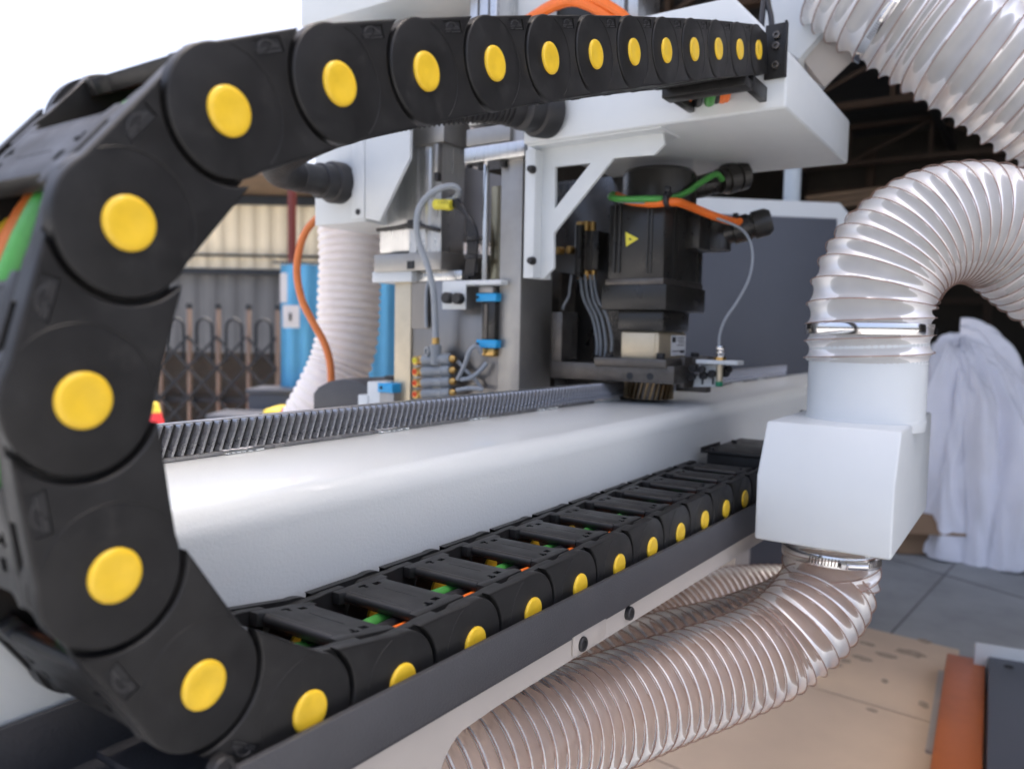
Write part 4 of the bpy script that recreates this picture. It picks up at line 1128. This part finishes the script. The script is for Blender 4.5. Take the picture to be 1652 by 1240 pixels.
for i, (a, c_) in enumerate(((( 936, 450), (962, 575)), ((944, 450), (968, 575)), ((952, 450), (976, 575)), ((958, 450), (986, 570)), ((922, 450), (908, 505)))):
    hose_line('valve_tube', [at(a[0], a[1] - 6, 'x', .935), at(a[0] + (c_[0] - a[0]) * .2, a[1] + (c_[1] - a[1]) * .25, 'x', .925), at(a[0] * .4 + c_[0] * .6 + 4, (a[1] + c_[1]) / 2, 'x', .915), at(c_[0] + 1, a[1] * .2 + c_[1] * .8, 'x', .91), at(*c_, 'x', .91)], .0024, 'greytube', '%s thin grey tube hanging from the valve pack behind the motor' % ('leftmost short', 'second from left', 'third from left', 'fourth from left', 'rightmost')[(i + 1) % 5], 'tube', 'thin tubes under the valve pack')

# ================================================================== SERVO MOTOR
XM = .85
mt = thing('servo_motor', 'black servo motor standing on a beige gearbox over the gear rack', 'motor', (.935, .22, 1.0))
def mbox(pxl, pxc, pxr, pyt, pyb, X=XM):
    """extents of an upright block from its left, front and right edge and its top and bottom at the front edge"""
    yl_, yc_ = at(pxl, pyb, 'x', X).y, at(pxc, pyb, 'x', X).y
    x1 = X
    lo_, hi_ = X, X + .6
    xr_ = at(pxr, pyb, 'y', yc_).x
    return X, xr_, yc_, yl_, at(pxc, pyb, 'x', X).z, at(pxc, pyt, 'x', X).z
b = mbox(978, 1070, 1134, 322, 458); MB().box(*b, bev=.006).build('motor_body', 'motor', mt); MBX = b
for px in (990, 998, 1043, 1049):
    q = fbox(px, 326, px + 3.2, 440, XM - .0015, .002); MB().box(XM - .0022, XM + .001, q[2], q[3], q[4], q[5]).build('body_rib', 'motor', mt)
for xx in (XM + .03, XM + .045, MBX[1] - .03):
    MB().box(xx, xx + .005, MBX[2] - .0022, MBX[2] + .001, MBX[4] + .01, MBX[5] - .004).build('body_rib', 'motor', mt)
b = mbox(969, 1074, 1137, 458, 500, XM - .006); MB().box(*b, bev=.002).build('flange', 'motor', mt)
b = mbox(976, 1070, 1134, 448, 459, XM - .002); MB().box(*b, bev=.001).build('flange_step', 'gunmetal', mt)
b = mbox(995, 1070, 1112, 500, 535, XM + .006); MB().box(*b, bev=.004).build('coupling_housing', 'motor', mt)
b = mbox(1000, 1062, 1106, 535, 583, XM + .012); MB().box(*b, bev=.004).build('gearbox', 'champagne', mt); GBX = b
q = fbox(1003, 537, 1056, 582, XM + .0105, .002); MB().box(q[0], q[1], q[2], q[3], q[4], q[5], bev=.0006).build('gearbox_face', 'champagne', mt)
# rear cap of the motor
cx_, cy_ = (MBX[0] + MBX[1]) / 2, (MBX[2] + MBX[3]) / 2
zc0 = MBX[5]; zc1 = at(1060, 277, 'x', cx_).z
MB().lathe((cx_, cy_, zc0), (0, 0, 1), [(0, 0), (0, .056), (.012, .057), (zc1 - zc0 - .006, .055), (zc1 - zc0, .049), (zc1 - zc0, 0)], 40).build('rear_cap', 'motor', mt)
# connectors on the right
def connector(p, d, r, L_, name='connector'):
    d = Vector(d).normalized()
    return MB().lathe(p, d, [(0, 0), (0, r * .85), (L_ * .2, r * .85), (L_ * .22, r), (L_ * .55, r), (L_ * .57, r * .88), (L_ * .62, r * .88), (L_ * .64, r * 1.02), (L_ * .9, r * 1.02), (L_, r * .8), (L_, 0)], 24).build(name, 'motor', mt)
k1 = at(1092, 305, 'x', .96); k2 = at(1172, 288, 'x', 1.02)
MB().tube([k1, (k1 + k2) / 2 + Vector((0, 0, -.004)), k2], .018, 16, .01).build('encoder_port', 'motor', mt)
connector(at(1160, 293, 'x', 1.0), at(1196, 283, 'x', 1.03) - at(1160, 293, 'x', 1.0), .023, .05, 'encoder_connector')
k3 = at(1140, 380, 'x', .98)
b = mbox(1095, 1128, 1150, 345, 402, .93); MB().box(b[0], b[1], b[2], b[3], b[4], b[5], bev=.005).build('power_box', 'motor', mt)
MB().lathe(at(1152, 380, 'x', 1.0) + Vector((0, 0, -.024)), (0, 0, 1), [(0, 0), (0, .026), (.04, .026), (.046, .022), (.046, 0)], 28).build('power_elbow', 'motor', mt)
connector(at(1165, 378, 'x', 1.0), at(1230, 360, 'x', 1.02) - at(1165, 378, 'x', 1.0), .021, .075, 'power_connector')
# yellow warning triangle and gearbox label
tp = [at(1009, 374, 'x', XM - .0008), at(1030, 385, 'x', XM - .0008), at(1010, 398, 'x', XM - .0008)]
MB().prism([(p.y, p.z) for p in tp], 'x', XM - .0009, XM - .0002).build('warning_triangle', 'tag', mt, smooth=False)
c_ = at(1016, 385.5, 'x', XM - .0012)
MB().prism([(c_.y + .003, c_.z - .0005), (c_.y - .001, c_.z + .0022), (c_.y - .0005, c_.z + .0003), (c_.y - .0045, c_.z - .0008), (c_.y, c_.z - .0022), (c_.y, c_.z - .0005)], 'x', XM - .0012, XM - .00095).build('warning_mark', 'ink', mt, smooth=False)
yk = GBX[2]
l0, l1 = at(1083, 541, 'y', yk - .0004), at(1105, 573, 'y', yk - .0004)
st = MB().box(l0.x, l1.x, yk - .0007, yk - .0003, l1.z, l0.z).build('label_plate', 'sticker', mt, smooth=False)
W_ = l1.x - l0.x; H_ = l0.z - l1.z
for (a, b_, c2_, d2_) in ((.06, .30, .66, .92), (.40, .92, .86, .90), (.40, .88, .74, .78), (.5, .92, .63, .67), (.40, .9, .50, .54), (.08, .6, .20, .25), (.62, .92, .14, .26)):
    MB().box(l0.x + W_ * a, l0.x + W_ * b_, yk - .0010, yk - .00075, l1.z + H_ * c2_, l1.z + H_ * d2_).build('print_mark', 'ink', st, smooth=False)
# motor mount frame
mm = thing('motor_mount', 'grey steel mounting frame carrying the gearbox and pinion', 'mount', (.9, .22, .99))
b = mbox(889, 1088, 1092, 591, 620, .845); 
MB().box(.842, .90, b[2], b[3], b[4], b[5], bev=.001).build('lower_bar', 'gunmetal', mm)
zlb = b
q = fbox(889, 503, 906, 591, .845, .05); MB().box(q[0], q[1], q[2], q[3], q[4], q[5], bev=.001).build('upright', 'gunmetal', mm)
b = mbox(960, 1076, 1092, 580, 594, .842); MB().box(.838, 1.0, b[2], b[3], b[4], b[5], bev=.001).build('top_plate', 'gunmetal', mm)
q2_ = at(1092, 600, 'x', .90)
b2 = fbox(1094, 576, 1104, 626, .90, .04); MB().box(*b2, bev=.001).build('post', 'gunmetal', mm)
b3 = fbox(1098, 576, 1142, 600, .93, .08); MB().box(*b3, bev=.001).build('side_block', 'gunmetal', mm)
b3 = fbox(1090, 604, 1140, 632, .94, .02); MB().box(*b3, bev=.001).build('wiper_plate', 'gunmetal', mm)
for px, py in ((1016, 606), (1049, 607)):
    p = at(px, py, 'x', .842); MB().lathe((.8418, p.y, p.z), (-1, 0, 0), [(0, 0), (0, .0052), (.0006, .0052), (.0006, 0)], 18).build('bolt_hole', 'ink', mm)
for px, py, X in ((1066, 574, .862), (1121, 573, .95), (983, 574, .862)):
    p = at(px, py, 'x', X); MB().cyl(p - Vector((0, 0, .006)), p + Vector((0, 0, .004)), .0062, 16, .0008).build('cap_screw', 'rubber', mm)
# pinion
pz0 = .949; pcx, pcy, pr_ = .925, .2215, .0385
pn = thing('pinion_gear', 'bronze tinted helical pinion gear meshing with the rack under the motor', 'gear', (pcx, pcy, pz0))
MB().cyl((pcx, pcy, pz0), (pcx, pcy, pz0 + .03), pr_ - .004, 40).build('gear_hub', 'gunmetal', pn)
MB().cyl((pcx, pcy, pz0 + .03), (pcx, pcy, 1.0), .016, 20).build('shaft', 'alu', pn)
ntp = 28; tw = .18
tm = None
for k in range(ntp):
    th = 2 * math.pi * k / ntp
    if tm is None:
        mb = MB()
        def pt(r, a, z): return Vector((r * math.cos(a), r * math.sin(a), z))
        A = [pt(pr_ - .0045, -.075, .0005), pt(pr_, -.03, .0005), pt(pr_, .03, .0005), pt(pr_ - .0045, .075, .0005)]
        B = [pt(pr_ - .0045, -.075 + tw, .0295), pt(pr_, -.03 + tw, .0295), pt(pr_, .03 + tw, .0295), pt(pr_ - .0045, .075 + tw, .0295)]
        mb.hull8(A, B); tm = mb.build('gear_tooth', 'bronze', pn, local=True, smooth=False)
    else: copy_of(tm, 'gear_tooth', pn, None, (0, 0, th))
# sensor bracket and proximity sensor
XS = .90
sbk = thing('sensor_bracket', 'small white sensor bracket with black bolts right of the pinion', 'bracket', (XS, .1, .98))
b = fbox(1122, 581, 1190, 588, .89, .03); MB().box(*b, bev=.0015).build('shelf', 'white', sbk)
fpts = [yz(*p, .905) for p in ((1127, 588), (1162, 588), (1160, 624), (1118, 624), (1121, 608), (1127, 604))]
MB().prism(fpts, 'x', .905, .908, bev=.0006).build('face', 'white', sbk)
for px in (1132, 1149):
    q = fbox(px, 598, px + 3, 620, .9047, .001); MB().box(.9042, .9049, q[2], q[3], q[4], q[5]).build('slot', 'ink', sbk)
for px, py, X in ((1117, 594, .89), (1131, 596, .89), (1115, 608, .892), (1134, 606, .896), (1148, 603, .9), (1174, 596, .915), (1170, 602, .91)):
    p = at(px, py, 'x', X); MB().lathe(p, (-1, 0, 0), [(-.004, 0), (-.004, .0058), (.002, .0058), (.003, .005), (.003, .003), (.001, .0028), (.001, 0)], 16).build('cap_screw', 'rubber', sbk)
sn = thing('proximity_sensor', 'brass threaded proximity sensor with a green tip standing through the bracket', 'sensor', at(1160, 600, 'x', .90))
p0, p1 = at(1160, 621, 'x', .90), at(1160, 588, 'x', .90)
ZS = lambda py: at(1160, py, 'x', .90).z
yS = p0.y
MB().cyl((.90, yS, ZS(615)), (.90, yS, ZS(588)), .0048, 18).build('barrel', 'champagne', sn)
MB().cyl((.90, yS, ZS(623)), (.90, yS, ZS(615)), .0052, 18, .0006).build('green_tip', mat('green_plastic', (.01, .22, .11), .4), sn)
MB().cyl((.90, yS, ZS(581)), (.90, yS, ZS(576)), .0088, 6).build('nut', 'brass', sn)
MB().lathe((.90, yS, ZS(576)), (0, 0, 1), [(0, 0), (0, .0055), (.004, .0055), (.005, .0062), (.008, .0062), (.009, .0052), (.012, .0062), (.016, .0055), (.016, 0)], 18).build('cable_nut', 'chrome', sn)
hose_line('sensor_wire', [at(1160, 562, 'x', .90), at(1161, 540, 'x', .90), at(1170, 515, 'x', .90), at(1190, 485, 'x', .905), at(1208, 450, 'x', .91), at(1214, 415, 'x', .92), at(1208, 385, 'x', .93), at(1190, 366, 'x', .94), at(1150, 350, 'x', .93), at(1110, 335, 'x', .90), at(1080, 328, 'x', .875), at(1040, 327, 'x', .83), at(1000, 325, 'x', .83), at(985, 320, 'x', .84)], .0021, 'greytube', 'thin grey wire rising from the proximity sensor to the motor cables', 'wire')
hose_line('motor_cable', [at(1165, 290, 'x', .985), at(1155, 281, 'x', .965), at(1130, 295, 'x', .93), at(1105, 312, 'x', .89), at(1078, 320, 'x', .845), at(1040, 321, 'x', .825), at(1000, 321, 'x', .825), at(985, 318, 'x', .835), at(990, 312, 'x', .86)], .0046, 'green', 'green encoder cable looping round the top of the black motor', 'cable', n=14)
hose_line('motor_cable', [at(1196, 358, 'x', 1.0), at(1180, 357, 'x', .97), at(1150, 348, 'x', .93), at(1115, 334, 'x', .89), at(1090, 326, 'x', .85), at(1050, 328, 'x', .835), at(1015, 324, 'x', .84), at(995, 316, 'x', .86)], .0062, 'orange', 'thick orange power cable looping round the top of the black motor', 'cable', n=14)
for (px, py, X, r, lb) in ((1078, 322, .842, .012, 'black zip tie holding the green and orange motor cables together'), (1187, 360, .982, .009, 'black zip tie where the orange cable enters its connector')):
    t = thing('cable_tie', lb, 'zip tie', at(px, py, 'x', X)); c_ = at(px, py, 'x', X)
    MB().lathe(c_ + Vector((0, .003, 0)), (0, -1, 0), [(0, r - .001), (0, r), (.006, r), (.006, r - .001)], 20).build('band', 'rubber', t)
    MB().box(c_.x - .004, c_.x + .003, c_.y - .003, c_.y + .004, c_.z + r - .002, c_.z + r + .006, bev=.001).build('buckle', 'rubber', t)

# ================================================================== DUST HOOD
ho = thing('dust_hood', 'white dust hood box with sloped front and round spigot in front of the tray end', 'dust hood', (.72, -.1, .82))
HX, HX1, HYL, HYR = .64, .93, -.0345, -.1705
zb_, zk, ztp = .829, .8995, .9555
pf = [(HX, zb_), (HX, zk), (HX + .030, ztp), (HX1, ztp), (HX1, zb_)]
MB().prism(pf, 'y', HYR, HYL, bev=.0028, seg=3).build('hood_box', 'white', ho)
pc_ = Vector((.782, -.1155, ztp))
MB().lathe(pc_, (0, 0, 1), [(-.01, 0), (-.01, .0640), (.0008, .0652), (.002, .0646), (.0034, .0638), (.110, .0638), (.110, .0600), (-.005, .0600)], 64).build('upper_spigot', 'white', ho)
lc = Vector((.718, -.0985, zb_))
MB().lathe(lc, (0, 0, -1), [(-.004, 0), (-.004, .0455), (.02, .0455), (.02, 0)], 48).build('lower_spigot', 'white', ho)

def varstep(pts, per, pitch):
    """resample so that the ring spacing follows pitch(s)"""
    Q = spline(pts, .0004); out = []; nxt = 0.0; s_ = 0.0
    for q in Q:
        if s_ >= nxt: out.append(q); nxt = s_ + pitch(s_) / per
        s_ += .0004
    return out
def spiral_hose(name, pts, R, pitch, dep, m, label, cat='hose', per=8, n=40, wire_r=.0006, group='clear spiral dust hoses', pw=.8):
    P = varstep(pts, per, pitch if callable(pitch) else (lambda q: pitch)); fr = frames(P)
    tb = bmesh.new(); rings = []; wp = []
    for i, (c, (u, w_)) in enumerate(zip(P, fr)):
        ring = []
        for k in range(n):
            th = 2 * math.pi * k / n
            ph = i / per - k / n
            r = R - dep * abs(math.sin(math.pi * ph)) ** pw
            ring.append(tb.verts.new(c + (u * math.cos(th) + w_ * math.sin(th)) * r))
        rings.append(ring)
    for a, b in zip(rings, rings[1:]):
        for k in range(n): tb.faces.new((a[k], b[k], b[(k + 1) % n], a[(k + 1) % n]))
    t = thing(name, label, cat, P[0], group)
    mb = MB(); mb._merge(tb); mb.build('hose_wall', m, t, sharp=70)
    q = 0.0; N_ = len(P) - 1; w_pts = []
    steps = int(N_ / per * n)
    for s_ in range(steps + 1):
        f_ = s_ / n * per; i = min(int(f_), N_ - 1); fr_c = f_ - i
        c = P[i].lerp(P[i + 1], fr_c); u = fr[i][0].lerp(fr[i + 1][0], fr_c); v = fr[i][1].lerp(fr[i + 1][1], fr_c)
        th = 2 * math.pi * (s_ % n) / n
        w_pts.append(c + (u * math.cos(th) + v * math.sin(th)) * (R + wire_r * .35))
    MB().tube(w_pts, wire_r, 5).build('copper_wire', 'copper', t)
    return t
RV = Vector((CAMR[0][0], CAMR[0][1], 0)).normalized()
RA = .1065
top0 = pc_ + Vector((0, 0, .066)); bend0 = pc_ + Vector((0, 0, .122))
up_pts = [top0, pc_ + Vector((0, 0, .095))]
for k in range(0, 15):
    a = R_(9.3 * k)
    up_pts.append(bend0 + RV * RA * (1 - math.cos(a)) + Vector((0, 0, RA * math.sin(a))))
dl = (up_pts[-1] - up_pts[-2]).normalized()
for L_ in (.05, .12): up_pts.append(up_pts[16] + dl * L_)
e_ = up_pts[-1]; up_pts += [e_ + dl * .06 - Vector((0, 0, .05)), e_ + dl * .07 - Vector((0, 0, .18)), e_ + dl * .07 - Vector((0, 0, .34))]
spiral_hose('upper_dust_hose', up_pts, .0695, lambda q: .0172 if q < .055 else max(.0112, .0172 - (q - .055) * .12) if q < .33 else .0145, .0058, 'pvc', 'clear spiral dust hose arching up and right from the white hood', n=56, per=10, pw=.62)
low_pts = [lc + Vector((0, 0, -.004)), lc + Vector((0, .0, -.026)), at(1338, 938, 'y', -.0975), at(1322, 972, 'y', -.093), at(1290, 1012, 'y', -.080), at(1238, 1050, 'y', -.055), at(1160, 1083, 'y', -.022), at(1060, 1117, 'y', .012), at(950, 1158, 'y', .040), at(850, 1192, 'y', .055), at(740, 1236, 'y', .064), at(600, 1300, 'y', .07), at(420, 1400, 'y', .075)]
spiral_hose('lower_dust_hose', low_pts, .0520, lambda q: .0105 if q < .14 else min(.0150, .0105 + (q - .14) * .06), .0050, 'pvc_low', 'clear brownish spiral dust hose curving from under the hood to below the tray')
mid_pts = [deep(1305, 958, 1.09), deep(1258, 988, 1.06), deep(1170, 1022, 1.0), deep(1070, 1048, .95), deep(980, 1082, .90), deep(905, 1125, .85), deep(830, 1180, .80)]
spiral_hose('middle_dust_hose', mid_pts, .045, .0140, .0040, 'pvc_low', 'clear spiral dust hose just behind the front lower hose', n=32)
back_pts = [deep(1338, 962, 1.42), deep(1290, 960, 1.42), deep(1220, 960, 1.40), deep(1140, 972, 1.36), deep(1060, 1010, 1.30), deep(990, 1060, 1.22), deep(930, 1120, 1.15), deep(880, 1200, 1.1)]
spiral_hose('back_dust_hose', back_pts, .054, .0115, .0032, 'pvc_low', 'clear spiral dust hose farthest back under the machine', n=32)
# hose clamps
def clamp(c, d, r, wd_, label, screw_dir):
    d = Vector(d).normalized(); c = Vector(c)
    t = thing('hose_clamp', label, 'hose clamp', c, 'hose clamps')
    MB().lathe(c - d * wd_ / 2, d, [(0, r), (0, r + .0008), (wd_ * .08, r + .0012), (wd_ * .92, r + .0012), (wd_, r + .0008), (wd_, r)], 64).build('band', 'chrome', t)
    s_ = Vector(screw_dir); s_ = (s_ - d * s_.dot(d)).normalized(); tg = d.cross(s_).normalized()
    b0 = c + s_ * (r + .005)
    MB().cyl(b0 - tg * .012, b0 + tg * .012, .0048, 14, .001).build('screw_housing', 'chrome', t)
    MB().cyl(b0 + tg * .012, b0 + tg * .018, .0038, 6, .0006).build('screw_head', 'chrome', t)
    # worm slots along the band beside the housing
    for k in list(range(-14, -4)) + list(range(5, 15)):
        a = k * .0032 / r
        n_ = (s_ * math.cos(a) + tg * math.sin(a)); pp_ = c + n_ * (r + .0012); t2 = d.cross(n_)
        MB().hull8([pp_ - d * wd_ * .32 - t2 * .0006, pp_ + d * wd_ * .32 - t2 * .0006 + t2 * .0006, pp_ + d * wd_ * .32 + t2 * .0012, pp_ - d * wd_ * .32 + t2 * .0006],
                   [p_ + n_ * .0003 for p_ in (pp_ - d * wd_ * .32 - t2 * .0006, pp_ + d * wd_ * .32, pp_ + d * wd_ * .32 + t2 * .0012, pp_ - d * wd_ * .32 + t2 * .0006)]).build('band_slot', 'gunmetal', t, smooth=False)
clamp(pc_ + Vector((0, 0, .104)), (.0, -.0, 1), .0690, .0125, 'plain steel hose clamp round the hose on the upper spigot', (1, .3, 0))
clamp(lc + Vector((0, 0, -.022)), (-.06, 0.02, -1), .0515, .0125, 'steel worm drive hose clamp under the white hood', (-.8, -.62, 0))
# spigot sleeve of upper hose: smooth collar rings
# ---- big hose at top right with its duct
duct = thing('duct_box', 'white square duct box tilted at the top right behind the carriage', 'duct', (1.1, .0, 1.55))
a = [deep(1243, -30, 1.24), deep(1400, -30, 1.19), deep(1288, 96, 1.22), deep(1222, 50, 1.25)]
dv = Vector((.16, .02, -.03))
MB().hull8(a, [p + dv for p in a], bev=.003).build('duct_body', 'white', duct)
a2 = [deep(1292, 92, 1.235), deep(1397, -20, 1.20), deep(1450, 30, 1.20), deep(1330, 142, 1.235)]
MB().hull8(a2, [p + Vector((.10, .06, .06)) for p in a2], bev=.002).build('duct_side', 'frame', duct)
big_pts = [deep(1365, -52, 1.17), deep(1400, -26, 1.16), deep(1440, 2, 1.15), deep(1500, 38, 1.14), deep(1570, 82, 1.12), deep(1650, 132, 1.11), deep(1740, 190, 1.10), deep(1860, 280, 1.08)]
spiral_hose('large_dust_hose', big_pts, .092, .0205, .0085, 'pvc', 'large clear spiral dust hose running down to the right from the duct box', n=56, wire_r=.0009)
dbig = (deep(1500, 38, 1.14) - deep(1440, 2, 1.15))
clamp(deep(1447, 6, 1.148), dbig, .0905, .0125, 'steel hose clamp at the top right round the large hose', deep(1425, 30, 1.0) - deep(1447, 6, 1.148))
for i in range(2):
    hose_line('black_lead', [at(1235 + i * 10, -40, 'x', 1.02), at(1233 + i * 6, 0, 'x', 1.0), at(1230 + i * 14, 28, 'x', .99), at(1228 + i * 18, 60, 'x', .985), at(1232 + i * 17, 110, 'x', .98)], .0042, 'blackcable', '%s of the two black leads running up past the duct box' % ('left' if i == 0 else 'right'), 'cable', 'black leads by the duct box')
